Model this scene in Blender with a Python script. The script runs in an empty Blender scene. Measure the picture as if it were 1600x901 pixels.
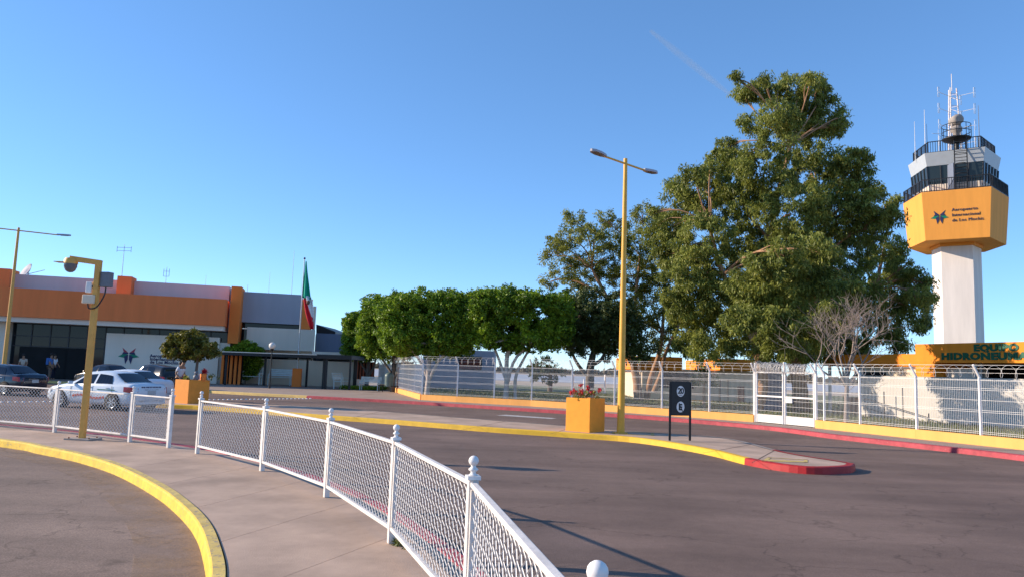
import bpy, bmesh, math, random
import numpy as np
from mathutils import Vector, Matrix
R_ = math.radians
S = bpy.context.scene
COL = S.collection

# ------------------------------------------------------------------ camera, sky, sun, exposure
FOC, PITCH, ROLL, EYE = 1170.0, R_(6.3), R_(1.96), 1.73      # focal length in photo pixels (1600 wide), eye height in metres
fw = Vector((0, math.cos(PITCH), math.sin(PITCH)))
r0 = Vector((1, 0, 0)); u0 = Vector((0, -math.sin(PITCH), math.cos(PITCH)))
rt = math.cos(ROLL) * r0 + math.sin(ROLL) * u0
up = -math.sin(ROLL) * r0 + math.cos(ROLL) * u0
cd = bpy.data.cameras.new('camera'); cam = bpy.data.objects.new('camera', cd); COL.objects.link(cam)
cam.matrix_world = Matrix(((rt.x, up.x, -fw.x, 0), (rt.y, up.y, -fw.y, 0), (rt.z, up.z, -fw.z, EYE), (0, 0, 0, 1)))
cd.sensor_width = 36; cd.lens = 36 * FOC / 1600; cd.clip_end = 40000; cd.clip_start = 0.05
S.camera = cam

SUN_EL = R_(21.5); SUN_AZ = math.atan2(-0.992, 0.128)         # clockwise from +Y
W = bpy.data.worlds.new('World'); S.world = W; W.use_nodes = True
wn = W.node_tree.nodes; bg = wn['Background']
sky = wn.new('ShaderNodeTexSky'); sky.sky_type = 'NISHITA'; sky.sun_disc = False
sky.sun_elevation = SUN_EL; sky.sun_rotation = SUN_AZ % (2 * math.pi)
sky.altitude = 0; sky.air_density = 0.7; sky.dust_density = 0.0; sky.ozone_density = 6.5
gmn = wn.new('ShaderNodeGamma'); gmn.inputs[1].default_value = 0.76        # the photograph's sky is softer and more saturated than the model's
hsn = wn.new('ShaderNodeHueSaturation'); hsn.inputs['Saturation'].default_value = 1.08
for a_, b_ in ((sky.outputs[0], gmn.inputs[0]), (gmn.outputs[0], hsn.inputs['Color']), (hsn.outputs[0], bg.inputs[0])): W.node_tree.links.new(a_, b_)
bg.inputs[1].default_value = 0.15
sl = bpy.data.lights.new('sun', 'SUN'); sl.energy = 2.9; sl.angle = R_(0.5); sl.color = (1.0, 0.84, 0.66)
so = bpy.data.objects.new('sun', sl); COL.objects.link(so)
sd = Vector((math.sin(SUN_AZ) * math.cos(SUN_EL), math.cos(SUN_AZ) * math.cos(SUN_EL), math.sin(SUN_EL)))
so.rotation_euler = sd.to_track_quat('Z', 'Y').to_euler(); so.location = (-40, 0, 40)
S.view_settings.view_transform = 'Standard'; S.view_settings.look = 'None'
S.view_settings.exposure = 1.25; S.view_settings.gamma = 1; S.view_settings.use_curve_mapping = False
S.cycles.max_bounces = 8; S.cycles.transparent_max_bounces = 16

# surveying: a sight line of the photo meets the ground, or a vertical wall, at a real place
def sight(px, py): return fw + rt * ((px - 800) / FOC) + up * ((450.5 - py) / FOC)
def G(px, py, z=0.0):
    d = sight(px, py); return Vector((0, 0, EYE)) + d * ((z - EYE) / d.z)
def D(px, py, Y):
    d = sight(px, py); return Vector((0, 0, EYE)) + d * (Y / d.y)

# ------------------------------------------------------------------ materials
def _nt(name):
    m = bpy.data.materials.new(name); m.use_nodes = True
    nt = m.node_tree; return m, nt, nt.nodes['Principled BSDF']
def pm(name, col, rough=.6, var=.12, scale=4., bump=0., bscale=60., metal=0., col2=None, thr=None, spec=.4, tint=None, emit=None, streak=False, det=6.):
    """painted / mineral surface: two octaves of tone variation, optional second colour where paint is worn, optional bump"""
    m, nt, b = _nt(name); N, L = nt.nodes, nt.links
    tc = N.new('ShaderNodeTexCoord')
    n1 = N.new('ShaderNodeTexNoise'); n1.inputs['Scale'].default_value = scale; n1.inputs['Detail'].default_value = det; n1.inputs['Roughness'].default_value = .62
    src = tc.outputs['Object']
    if streak:
        mp = N.new('ShaderNodeMapping'); mp.inputs['Scale'].default_value = (1, 1, .12); L.new(src, mp.inputs[0]); L.new(mp.outputs[0], n1.inputs[0])
    else: L.new(src, n1.inputs[0])
    mr = N.new('ShaderNodeMapRange'); mr.inputs[1].default_value = .3; mr.inputs[2].default_value = .7
    mr.inputs[3].default_value = 1 - var; mr.inputs[4].default_value = 1 + var; L.new(n1.outputs['Fac'], mr.inputs[0])
    mul = N.new('ShaderNodeVectorMath'); mul.operation = 'SCALE'; mul.inputs[0].default_value = col[:3]
    L.new(mr.outputs[0], mul.inputs['Scale']); out = mul.outputs[0]
    if col2 is not None:
        n2 = N.new('ShaderNodeTexNoise'); n2.inputs['Scale'].default_value = bscale * .35; n2.inputs['Detail'].default_value = 9; n2.inputs['Roughness'].default_value = .7
        L.new(src, n2.inputs[0])
        m2 = N.new('ShaderNodeMapRange'); m2.inputs[1].default_value = thr; m2.inputs[2].default_value = thr + .05; L.new(n2.outputs['Fac'], m2.inputs[0])
        mx = N.new('ShaderNodeMix'); mx.data_type = 'RGBA'; L.new(m2.outputs[0], mx.inputs[0]); L.new(out, mx.inputs[6]); mx.inputs[7].default_value = (*col2[:3], 1); out = mx.outputs[2]
    L.new(out, b.inputs['Base Color']); b.inputs['Roughness'].default_value = rough; b.inputs['Metallic'].default_value = metal
    b.inputs['Specular IOR Level'].default_value = spec
    if bump:
        n3 = N.new('ShaderNodeTexNoise'); n3.inputs['Scale'].default_value = bscale; n3.inputs['Detail'].default_value = 8; L.new(src, n3.inputs[0])
        bp = N.new('ShaderNodeBump'); bp.inputs['Strength'].default_value = bump; bp.inputs['Distance'].default_value = .01
        L.new(n3.outputs['Fac'], bp.inputs['Height']); L.new(bp.outputs[0], b.inputs['Normal'])
    return m
def leafmat(name, c1, c2, trans=.28):
    m, nt, b = _nt(name); N, L = nt.nodes, nt.links
    g = N.new('ShaderNodeNewGeometry'); rp = N.new('ShaderNodeValToRGB')
    rp.color_ramp.elements[0].color = (*c1, 1); rp.color_ramp.elements[1].color = (*c2, 1)
    tc = N.new('ShaderNodeTexCoord'); nz = N.new('ShaderNodeTexNoise'); nz.inputs['Scale'].default_value = .75; nz.inputs['Detail'].default_value = 3; L.new(tc.outputs['Object'], nz.inputs[0])   # bright clumps and shaded gaps put into the colour, besides real hue variation
    mr = N.new('ShaderNodeMapRange'); mr.inputs[1].default_value = .32; mr.inputs[2].default_value = .68; mr.inputs[3].default_value = -.32; mr.inputs[4].default_value = .32; L.new(nz.outputs['Fac'], mr.inputs[0])
    ad = N.new('ShaderNodeMath'); ad.operation = 'ADD'; L.new(g.outputs['Random Per Island'], ad.inputs[0]); L.new(mr.outputs[0], ad.inputs[1])
    L.new(ad.outputs[0], rp.inputs[0]); L.new(rp.outputs[0], b.inputs['Base Color'])
    b.inputs['Roughness'].default_value = .5; b.inputs['Specular IOR Level'].default_value = .35
    t = N.new('ShaderNodeBsdfTranslucent'); L.new(rp.outputs[0], t.inputs[0])
    mx = N.new('ShaderNodeMixShader'); mx.inputs[0].default_value = trans
    L.new(b.outputs[0], mx.inputs[1]); L.new(t.outputs[0], mx.inputs[2]); L.new(mx.outputs[0], N['Material Output'].inputs[0])
    return m
def asphalt(name, base, patch):
    m, nt, b = _nt(name); N, L = nt.nodes, nt.links
    tc = N.new('ShaderNodeTexCoord'); P = tc.outputs['Object']
    def noise(s, d, rgh=.6, vec=P):
        n = N.new('ShaderNodeTexNoise'); n.inputs['Scale'].default_value = s; n.inputs['Detail'].default_value = d; n.inputs['Roughness'].default_value = rgh; L.new(vec, n.inputs[0]); return n.outputs['Fac']
    def rng(v, a, c, lo, hi):
        r = N.new('ShaderNodeMapRange'); r.inputs[1].default_value = a; r.inputs[2].default_value = c; r.inputs[3].default_value = lo; r.inputs[4].default_value = hi; L.new(v, r.inputs[0]); return r.outputs[0]
    def math_(op, a, c):
        q = N.new('ShaderNodeMath'); q.operation = op; L.new(a, q.inputs[0]); L.new(c, q.inputs[1]); return q.outputs[0]
    mp = N.new('ShaderNodeMapping'); mp.inputs['Rotation'].default_value = (0, 0, R_(28)); mp.inputs['Scale'].default_value = (.25, 1.6, 1); L.new(P, mp.inputs[0])
    f = math_('MULTIPLY', rng(noise(.35, 7), .3, .7, .74, 1.22), rng(noise(9, 5, .7), .3, .7, .9, 1.1))
    f = math_('MULTIPLY', f, rng(noise(70, 3, .7), .28, .72, .62, 1.38))
    f = math_('MULTIPLY', f, rng(noise(.9, 5, .6, mp.outputs[0]), .3, .7, .82, 1.14))
    vo = N.new('ShaderNodeTexVoronoi'); vo.inputs['Scale'].default_value = .33; vo.feature = 'DISTANCE_TO_EDGE'
    wrp = N.new('ShaderNodeTexNoise'); wrp.inputs['Scale'].default_value = 1.1; wrp.inputs['Detail'].default_value = 6; L.new(P, wrp.inputs[0])
    ad = N.new('ShaderNodeMix'); ad.data_type = 'RGBA'; ad.blend_type = 'LINEAR_LIGHT'; ad.inputs[0].default_value = .8; L.new(P, ad.inputs[6]); L.new(wrp.outputs['Color'], ad.inputs[7]); L.new(ad.outputs[2], vo.inputs[0])
    f = math_('MULTIPLY', f, rng(vo.outputs['Distance'], .0, .007, .66, 1.0))
    oil = rng(noise(1.3, 4, .5), .66, .74, 1.0, .72); f = math_('MULTIPLY', f, oil)
    mx = N.new('ShaderNodeMix'); mx.data_type = 'RGBA'; mx.inputs[6].default_value = (*base, 1); mx.inputs[7].default_value = (*patch, 1)
    L.new(rng(noise(.12, 4), .4, .62, 0, 1), mx.inputs[0])
    sc = N.new('ShaderNodeVectorMath'); sc.operation = 'SCALE'; L.new(mx.outputs[2], sc.inputs[0]); L.new(f, sc.inputs['Scale'])
    L.new(sc.outputs[0], b.inputs['Base Color']); b.inputs['Roughness'].default_value = .85; b.inputs['Specular IOR Level'].default_value = .25
    bp = N.new('ShaderNodeBump'); bp.inputs['Strength'].default_value = .5; bp.inputs['Distance'].default_value = .006; L.new(noise(90, 4, .7), bp.inputs['Height']); L.new(bp.outputs[0], b.inputs['Normal'])
    return m
def glass_dark(name, col, rough=.04):
    m, nt, b = _nt(name); b.inputs['Base Color'].default_value = (*col, 1); b.inputs['Roughness'].default_value = rough; b.inputs['Specular IOR Level'].default_value = .3
    N, L = nt.nodes, nt.links; n = N.new('ShaderNodeTexNoise'); n.inputs['Scale'].default_value = .7; bp = N.new('ShaderNodeBump'); bp.inputs['Strength'].default_value = .03; L.new(n.outputs['Fac'], bp.inputs['Height']); L.new(bp.outputs[0], b.inputs['Normal'])
    return m

M = dict(
    asphalt=asphalt('asphalt', (.172, .117, .094), (.195, .135, .107)),
    asphalt_old=asphalt('asphalt_old', (.23, .163, .126), (.255, .183, .141)),
    concrete=pm('concrete', (.44, .315, .235), .9, .30, .9, .35, 70, det=11., col2=(.28, .20, .15), thr=.66),
    concrete_plaza=pm('concrete_plaza', (.32, .24, .195), .9, .16, .8, .2, 40),
    kerb_plain=pm('kerb_plain', (.33, .29, .26), .9, .2, 3, .3, 60),
    yellow=pm('yellow_kerb_paint', (.74, .485, .05), .75, .18, 6, .5, 60, col2=(.36, .27, .15), thr=.575),
    yellow_worn=pm('yellow_worn_paint', (.58, .43, .13), .85, .22, 4, .4, 40, col2=(.30, .24, .18), thr=.54),
    yellow_new=pm('yellow_paint', (.74, .45, .035), .6, .12, 4, .1, 50, col2=(.33, .27, .19), thr=.67),
    yellow_thin=pm('yellow_thin_paint', (.62, .45, .13), .8, .2, 6, .1, 60, col2=(.40, .30, .22), thr=.53),
    yellow_pale=pm('yellow_pale_paint', (.70, .48, .16), .7, .12, 4, .1, 50),
    red=pm('red_kerb_paint', (.42, .06, .075), .7, .25, 4, .3, 50, col2=(.45, .30, .28), thr=.635),
    red_deep=pm('red_fresh_paint', (.40, .018, .02), .55, .2, 4, .25, 50, col2=(.2, .12, .10), thr=.66),
    white=pm('white_paint', (.80, .77, .74), .45, .06, 5, .05, 60),
    white_worn=pm('white_worn_paint', (.72, .67, .62), .6, .16, 6, .2, 60, col2=(.40, .25, .16), thr=.635),
    wire=pm('white_wire', (.74, .71, .67), .5, .05, 5),
    line=pm('road_line', (.5, .47, .45), .8, .2, 6, col2=(.14, .12, .12), thr=.55),
    orange=pm('orange_wall_paint', (.90, .225, .065), .85, .09, 1.3, .1, 90, streak=True),
    orange_side=pm('orange_pillar_paint', (.88, .235, .045), .85, .05, 1.0, .1, 90),
    amber=pm('amber_paint', (.84, .345, .06), .8, .09, 1.8, .12, 60, streak=True),
    amber_wall=pm('amber_low_wall', (.88, .42, .115), .8, .08, 2.5, .2, 50, streak=True),
    planter=pm('planter_paint', (.88, .335, .03), .75, .07, 5, .3, 40),
    ochre=pm('ochre_fascia', (.86, .27, .02), .8, .12, 2, .1, 60, streak=True),
    lilac=pm('pale_wall', (.66, .53, .52), .85, .05, 1.2, .1, 60, streak=True),
    grey_wall=pm('grey_wall', (.40, .40, .45), .85, .08, .9, .1, 50, streak=True),
    wash=pm('whitewashed_wall', (.56, .52, .47), .9, .12, .8, .15, 40, streak=True),
    off=pm('off_white_wall', (.82, .71, .59), .85, .05, 1.2, .1, 60, streak=True),
    cream=pm('cream_wall', (.76, .63, .47), .85, .06, 1.5, .1, 60, streak=True),
    tower_white=pm('tower_white', (.80, .72, .66), .85, .10, 1.6, .1, 40, streak=True),
    slate=pm('slate_blue_wall', (.15, .18, .25), .7, .08, 2, streak=True),
    panel_grey=pm('fascia_panel', (.42, .45, .48), .45, .05, 2),
    glass=glass_dark('dark_glass', (.012, .016, .022)),
    cabglass=glass_dark('cab_glass', (.02, .03, .036), .03),
    black=pm('black_metal', (.014, .014, .016), .45, .2, 6),
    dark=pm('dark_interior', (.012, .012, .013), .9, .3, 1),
    mull=pm('mullion', (.03, .033, .04), .4, .1, 4),
    grey=pm('grey_box', (.17, .18, .20), .5, .08, 5),
    steel=pm('galvanised', (.46, .47, .48), .4, .1, 6, metal=.6),
    planter2=pm('planter_paint_deep', (.80, .29, .04), .75, .07, 5, .3, 40),
    polepaint=pm('mustard_pole', (.74, .38, .085), .5, .10, 7, .05, 40),
    poleyellow=pm('yellow_pole', (.76, .40, .05), .5, .10, 5, .05, 40),
    rustslat=pm('rust_slats', (.42, .10, .045), .7, .15, 3),
    brown=pm('brown_slats', (.20, .055, .03), .7, .15, 3),
    mast=pm('mast_paint', (.72, .66, .63), .5, .1, 4, col2=(.4, .12, .07), thr=.58, bscale=12),
    navy=pm('navy_letter', (.03, .03, .10), .5, .05, 4), red_logo=pm('logo_red', (.42, .05, .08), .5, .05, 4), green_logo=pm('logo_green', (.0, .22, .12), .5, .05, 4),
    green_letter=pm('green_letter', (.0, .10, .05), .5, .08, 4),
    bark=pm('pale_bark', (.36, .20, .11), .9, .35, 2.2, .5, 14, streak=True),
    bark_white=pm('whitewashed_bark', (.62, .52, .45), .9, .2, 3, .4, 20, streak=True),
    bark_dark=pm('grey_bark', (.17, .135, .11), .9, .3, 3, .5, 16, streak=True),
    bare=pm('bare_twigs', (.30, .235, .20), .9, .2, 4),
    euc=leafmat('eucalyptus_leaf', (.08, .11, .018), (.36, .38, .075), .42),
    euc2=leafmat('olive_leaf', (.09, .115, .022), (.38, .38, .07), .42),
    ficus=leafmat('ficus_leaf', (.055, .120, .008), (.31, .44, .025), .3),
    ficus_dark=leafmat('dark_leaf', (.04, .062, .014), (.12, .15, .04), .2),
    acacia=leafmat('round_tree_leaf', (.08, .085, .010), (.22, .20, .03), .3),
    far_leaf=leafmat('far_leaf', (.07, .06, .04), (.13, .11, .07), .1),
    grassm=leafmat('grass_blade', (.06, .10, .015), (.20, .21, .06), .3),
    lawn=pm('lawn', (.10, .115, .04), .95, .35, .5, .2, 30, col2=(.22, .17, .09), thr=.56),
    ground=pm('dry_ground', (.46, .36, .26), .95, .2, .05, 0, 20, col2=(.30, .25, .15), thr=.6),
    apron=pm('apron', (.38, .40, .43), .9, .08, .05),
    soil=pm('soil', (.10, .06, .04), .95, .3, 6, .5, 40),
    petal=leafmat('red_petal', (.45, .01, .02), (.75, .04, .05), .2),
    tyre=pm('tyre', (.015, .015, .016), .8, .15, 8), rim=pm('alloy', (.55, .56, .58), .3, .06, 6, metal=.7),
    taxi=pm('taxi_white', (.66, .72, .78), .22, .03, 2, spec=.6), carblue=pm('dark_blue_car', (.010, .022, .045), .16, .05, 2, spec=.7, metal=.2),
    carblack=pm('black_car', (.01, .01, .012), .2, .05, 2, spec=.6), carsilver=pm('pale_car', (.5, .53, .57), .25, .03, 2, metal=.4),
    carglass=glass_dark('car_glass', (.008, .012, .025), .03),
    tail=pm('tail_lamp', (.45, .006, .01), .2, .1, 8, spec=.6), plate=pm('plate', (.5, .5, .5), .5, .1, 30),
    stripe_red=pm('stripe_red', (.55, .07, .03), .4, .1, 6), stripe_green=pm('stripe_green', (.0, .13, .08), .4, .1, 6),
    skin=pm('skin', (.33, .17, .10), .6, .06, 8), hair=pm('hair', (.012, .010, .009), .7, .2, 20),
    shirt_white=pm('white_shirt', (.72, .72, .75), .9, .05, 10), shirt_blue=pm('blue_shirt', (.06, .16, .42), .9, .1, 10), shirt_pink=pm('pink_shirt', (.35, .08, .16), .9, .15, 10),
    khaki=pm('khaki', (.17, .11, .08), .9, .1, 10), navy_cloth=pm('navy_cloth', (.012, .014, .03), .9, .1, 10), beige_cloth=pm('beige_cloth', (.5, .42, .34), .9, .1, 10),
    flag_g=pm('flag_green', (.0, .36, .24), .8, .08, 3), flag_w=pm('flag_white', (.85, .83, .82), .8, .05, 3), flag_r=pm('flag_red', (.75, .02, .04), .8, .08, 3),
    globe=pm('globe_lamp', (.80, .74, .66), .3, .03, 3), bin=pm('bin_green', (.11, .16, .15), .45, .15, 4), rust=pm('rust', (.16, .05, .03), .8, .3, 8),
    bench=pm('bench_paint', (.70, .76, .74), .5, .1, 6), lens=glass_dark('lens', (.16, .16, .17), .05), lampglass=pm('lamp_glass', (.20, .155, .12), .3, .1, 10),
)

# ------------------------------------------------------------------ mesh builder
class MB:
    def __init__(s): s.v = []; s.f = []; s.m = []; s.sm = []
    def add(s, vs, fs, mi=0, smooth=False):
        o = len(s.v); s.v += [tuple(v) for v in vs]
        for f in fs: s.f.append(tuple(i + o for i in f)); s.m.append(mi); s.sm.append(smooth)
        return s
    def box(s, c, size, rz=0., mi=0, tilt=None):
        hx, hy, hz = size[0] / 2, size[1] / 2, size[2] / 2; Mx = Matrix.Rotation(rz, 3, 'Z')
        if tilt is not None: Mx = Mx @ Matrix.Rotation(tilt, 3, 'X')
        vs = [Vector(c) + Mx @ Vector((x * hx, y * hy, z * hz)) for z in (-1, 1) for x, y in ((-1, -1), (1, -1), (1, 1), (-1, 1))]
        return s.add(vs, [(3, 2, 1, 0), (4, 5, 6, 7), (0, 1, 5, 4), (1, 2, 6, 5), (2, 3, 7, 6), (3, 0, 4, 7)], mi)
    def bar(s, a, b, w, h=None, mi=0):
        """square bar from a to b"""
        a, b = Vector(a), Vector(b); h = h or w; d = (b - a).normalized()
        q = Vector((0, 0, 1)) if abs(d.z) < .95 else Vector((1, 0, 0)); x = d.cross(q).normalized(); y = x.cross(d)
        vs = [p + x * (sx * w / 2) + y * (sy * h / 2) for p in (a, b) for sx, sy in ((-1, -1), (1, -1), (1, 1), (-1, 1))]
        return s.add(vs, [(3, 2, 1, 0), (4, 5, 6, 7), (0, 1, 5, 4), (1, 2, 6, 5), (2, 3, 7, 6), (3, 0, 4, 7)], mi)
    def tube(s, pts, rad, n=8, mi=0, caps=True, smooth=True):
        pts = [Vector(p) for p in pts]; k = len(pts)
        if not hasattr(rad, '__len__'): rad = [rad] * k
        vs = []; px = None
        for i, p in enumerate(pts):
            d = (pts[min(i + 1, k - 1)] - pts[max(i - 1, 0)])
            d = d.normalized() if d.length > 1e-9 else Vector((0, 0, 1))
            if px is None:
                q = Vector((0, 0, 1)) if abs(d.z) < .9 else Vector((1, 0, 0)); px = d.cross(q).normalized()
            else:
                px = (px - d * px.dot(d)); px = px.normalized() if px.length > 1e-6 else d.orthogonal().normalized()
            py = d.cross(px)
            for j in range(n):
                a = 2 * math.pi * j / n; vs.append(p + (px * math.cos(a) + py * math.sin(a)) * rad[i])
        fs = [(i * n + j, i * n + (j + 1) % n, (i + 1) * n + (j + 1) % n, (i + 1) * n + j) for i in range(k - 1) for j in range(n)]
        s.add(vs, fs, mi, smooth)
        if caps: s.add(vs[:n], [tuple(range(n))[::-1]], mi); s.add(vs[-n:], [tuple(range(n))], mi)
        return s
    def lathe(s, prof, o=(0, 0, 0), n=16, mi=0, axis='Z', smooth=True):
        vs = []
        for r, z in prof:
            for j in range(n):
                a = 2 * math.pi * j / n; x, y = r * math.cos(a), r * math.sin(a)
                vs.append(Vector(o) + (Vector((x, y, z)) if axis == 'Z' else Vector((x, z, y))))
        k = len(prof)
        fs = [(i * n + j, i * n + (j + 1) % n, (i + 1) * n + (j + 1) % n, (i + 1) * n + j) for i in range(k - 1) for j in range(n)]
        s.add(vs, fs, mi, smooth)
        if prof[0][0] > 1e-4: s.add(vs[:n], [tuple(range(n))[::-1]], mi)
        if prof[-1][0] > 1e-4: s.add(vs[-n:], [tuple(range(n))], mi)
        return s
    def ball(s, c, r, n=14, mi=0, sz=1.):
        pr = [(max(r * math.sin(math.pi * i / 8), 1e-5), -r * sz * math.cos(math.pi * i / 8)) for i in range(9)]
        return s.lathe(pr, c, n, mi)
    def prism(s, poly, z0, z1, mi=0, poly1=None):
        n = len(poly); q = poly1 or poly
        vs = [(p[0], p[1], z0) for p in poly] + [(p[0], p[1], z1) for p in q]
        ar = sum(poly[i][0] * poly[(i + 1) % n][1] - poly[(i + 1) % n][0] * poly[i][1] for i in range(n))
        fs = [(i, (i + 1) % n, (i + 1) % n + n, i + n) for i in range(n)] + [tuple(range(n))[::-1], tuple(range(n, 2 * n))]
        if ar < 0: fs = [f[::-1] for f in fs]
        return s.add(vs, fs, mi)
    def quad(s, a, b, c, d, mi=0): return s.add([a, b, c, d], [(0, 1, 2, 3)], mi)
    def build(s, name, mats, parent=None, bevel=0.):
        me = bpy.data.meshes.new(name); me.from_pydata(s.v, [], s.f)
        for m in (mats if isinstance(mats, (list, tuple)) else [mats]): me.materials.append(M[m] if isinstance(m, str) else m)
        me.polygons.foreach_set('material_index', s.m); me.polygons.foreach_set('use_smooth', s.sm); me.update()
        return link(name, me, parent, bevel)
def link(name, me, parent=None, bevel=0.):
    o = bpy.data.objects.new(name, me); COL.objects.link(o)
    if parent is not None:
        o.parent = parent; o.matrix_parent_inverse = wm(parent).inverted()
    if bevel:
        bv = o.modifiers.new('bevel', 'BEVEL'); bv.width = bevel; bv.segments = 2; bv.limit_method = 'ANGLE'; bv.angle_limit = R_(40)
    return o
def wm(o):
    m = Matrix.LocRotScale(o.location, o.rotation_euler, o.scale)
    return m if o.parent is None else wm(o.parent) @ o.matrix_parent_inverse @ m
def thing(name, label, cat, loc=(0, 0, 0), rz=0., group=None):
    o = bpy.data.objects.new(name, None); COL.objects.link(o); o.empty_display_size = .2
    o.location = loc; o.rotation_euler = (0, 0, rz); tag(o, label, cat, group); return o
def tag(o, label, cat, group=None, kind=None):
    if label: o['label'] = label
    if cat: o['category'] = cat
    if group: o['group'] = group
    if kind: o['kind'] = kind
    return o
def struct(o, kind='structure'): o['kind'] = kind; return o
def copy_tree(o, parent=None):
    c = o.copy(); COL.objects.link(c)
    if parent is not None: c.parent = parent; c.matrix_parent_inverse = o.matrix_parent_inverse.copy()
    for ch in o.children: copy_tree(ch, c)
    return c
def place(o, loc, rz=0., label=None, sc=None):
    o.location = loc; o.rotation_euler = (0, 0, rz)
    if label: o['label'] = label
    if sc: o.scale = (sc, sc, sc)
    return o
def smooth_path(pts, per=6):
    """Catmull-Rom through 2-D/3-D points"""
    P = [Vector(p) for p in pts]; P = [P[0] * 2 - P[1]] + P + [P[-1] * 2 - P[-2]]; out = []
    for i in range(1, len(P) - 2):
        a, b, c, d = P[i - 1], P[i], P[i + 1], P[i + 2]
        for k in range(per):
            t = k / per; out.append(.5 * ((2 * b) + (c - a) * t + (2 * a - 5 * b + 4 * c - d) * t * t + (3 * b - a - 3 * c + d) * t ** 3))
    out.append(P[-2]); return out
def offset_path(pts, d):
    """to the left of travel for d > 0, in plan"""
    out = []
    for i, p in enumerate(pts):
        t = (pts[min(i + 1, len(pts) - 1)] - pts[max(i - 1, 0)]); n = Vector((-t.y, t.x, 0)).normalized(); out.append(p + n * d)
    return out
def sweep(mb, path, prof, mi=0, closed=False):
    """profile of (offset to the left, height) swept along a plan path"""
    k = len(prof); vs = []
    N_ = len(path)
    for i, p in enumerate(path):
        if closed: t = path[(i + 1) % N_] - path[i - 1]
        else: t = path[min(i + 1, N_ - 1)] - path[max(i - 1, 0)]
        n = Vector((-t.y, t.x, 0)).normalized()
        for o, z in prof: vs.append((p.x + n.x * o, p.y + n.y * o, z))
    fs = [((i % N_) * k + j, (i % N_) * k + j + 1, ((i + 1) % N_) * k + j + 1, ((i + 1) % N_) * k + j) for i in range(N_ if closed else N_ - 1) for j in range(k - 1)]
    mb.add(vs, fs, mi); return mb
def text_mesh(body, size, bold=0., extrude=.01, spacing=1.):
    c = bpy.data.curves.new('lettering', 'FONT'); c.body = body; c.size = size; c.extrude = extrude; c.offset = bold; c.space_character = spacing; c.resolution_u = 3
    o = bpy.data.objects.new('lettering', c); COL.objects.link(o)
    bpy.context.view_layer.update()
    me = bpy.data.meshes.new_from_object(o.evaluated_get(bpy.context.evaluated_depsgraph_get()))
    bpy.data.objects.remove(o); bpy.data.curves.remove(c); return me
def lettering(name, body, size, mat, parent, origin, u, bold=0., spacing=1., extrude=.012, w=Vector((0, 0, 1)), wide=1.):
    """text whose baseline starts at origin and runs along u on an upright wall"""
    me = text_mesh(body, size, bold, extrude, spacing); me.materials.clear(); me.materials.append(M[mat])
    u = Vector(u).normalized(); w = Vector(w).normalized(); n = u.cross(w)
    me.transform(Matrix.Diagonal((wide, 1, 1, 1))); me.transform(Matrix(((u.x, w.x, n.x, origin[0]), (u.y, w.y, n.y, origin[1]), (u.z, w.z, n.z, origin[2]), (0, 0, 0, 1))))
    return link(name, me, parent)
def fast_mesh(name, V, n_per, mats, parent=None):
    """V: (faces, n_per, 3) array of separate polygons"""
    me = bpy.data.meshes.new(name); k = V.shape[0]
    me.vertices.add(k * n_per); me.vertices.foreach_set('co', V.reshape(-1).astype(np.float32))
    me.loops.add(k * n_per); me.loops.foreach_set('vertex_index', np.arange(k * n_per, dtype=np.int32))
    me.polygons.add(k); me.polygons.foreach_set('loop_start', np.arange(0, k * n_per, n_per, dtype=np.int32)); me.polygons.foreach_set('loop_total', np.full(k, n_per, dtype=np.int32))
    for m in mats: me.materials.append(M[m])
    me.update(calc_edges=True); me.validate(); return link(name, me, parent)

# ------------------------------------------------------------------ ground, roads, pavements
def sheet(name, pts, z, mat): return struct(MB().add([(p[0], p[1], z) for p in pts], [tuple(range(len(pts)))]).build(name, mat))
sheet('ground', [(-9000, -9000), (9000, -9000), (9000, 9000), (-9000, 9000)], -.03, 'ground')
sheet('road', [(-70, -30), (40, -30), (40, 34), (9, 36), (-4, 42), (-70, 75)], 0, 'asphalt')
sheet('apron', [(-80, 150), (500, 130), (900, 520), (-500, 560)], -.015, 'apron')

# roundabout kerb (yellow) and the pavement the photographer stands on
kpts = [G(*p) for p in [(0, 698), (60, 709), (120, 722), (180, 742), (240, 775), (280, 808), (305, 840), (318, 880)]]
kpts = [Vector((-19.5, 18.2, 0)), Vector((-14.5, 16.7, 0))] + kpts + [Vector((-2.20, 5.8, 0)), Vector((-1.93, 4.9, 0)), Vector((-1.76, 4.0, 0)), Vector((-1.74, 3.0, 0)), Vector((-2.0, 1.6, 0)), Vector((-2.9, .2, 0)), Vector((-4.6, -1.2, 0)), Vector((-7.2, -2.2, 0))]
for v in kpts: v.z = 0
inner = smooth_path(kpts, 8)
fp = [Vector((-16.6, 18.65, 0)), Vector((-14.25, 17.95, 0)), Vector((-11.9, 17.05, 0)), Vector((-9.51, 16.01, 0)), Vector((-7.26, 14.68, 0)), Vector((-6.18, 13.95, 0)), Vector((-5.36, 13.24, 0)), Vector((-3.64, 11.42, 0)), Vector((-2.18, 9.37, 0)), Vector((-1.03, 7.08, 0)), Vector((-.20, 4.72, 0)), Vector((.27, 2.2, 0)), Vector((.42, -.3, 0)), Vector((.1, -2.8, 0))]
outer = offset_path(smooth_path([Vector((-20, 19.3, 0))] + fp, 6), .34)
sheet('roundabout_road', [(p.x, p.y) for p in offset_path(inner, -.0)] + [(-22, -2.5), (-22, 18)], .004, 'asphalt_old')
mb = sweep(MB(), inner, [(-.002, 0), (.012, .115), (.020, .130), (.034, .140), (.125, .143), (.134, .12)])
for fi in range(len(mb.f)): mb.m[fi] = 1 if fi % 5 >= 3 else 0
struct(mb.build('roundabout_kerb', ['yellow', 'yellow_worn']))
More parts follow.
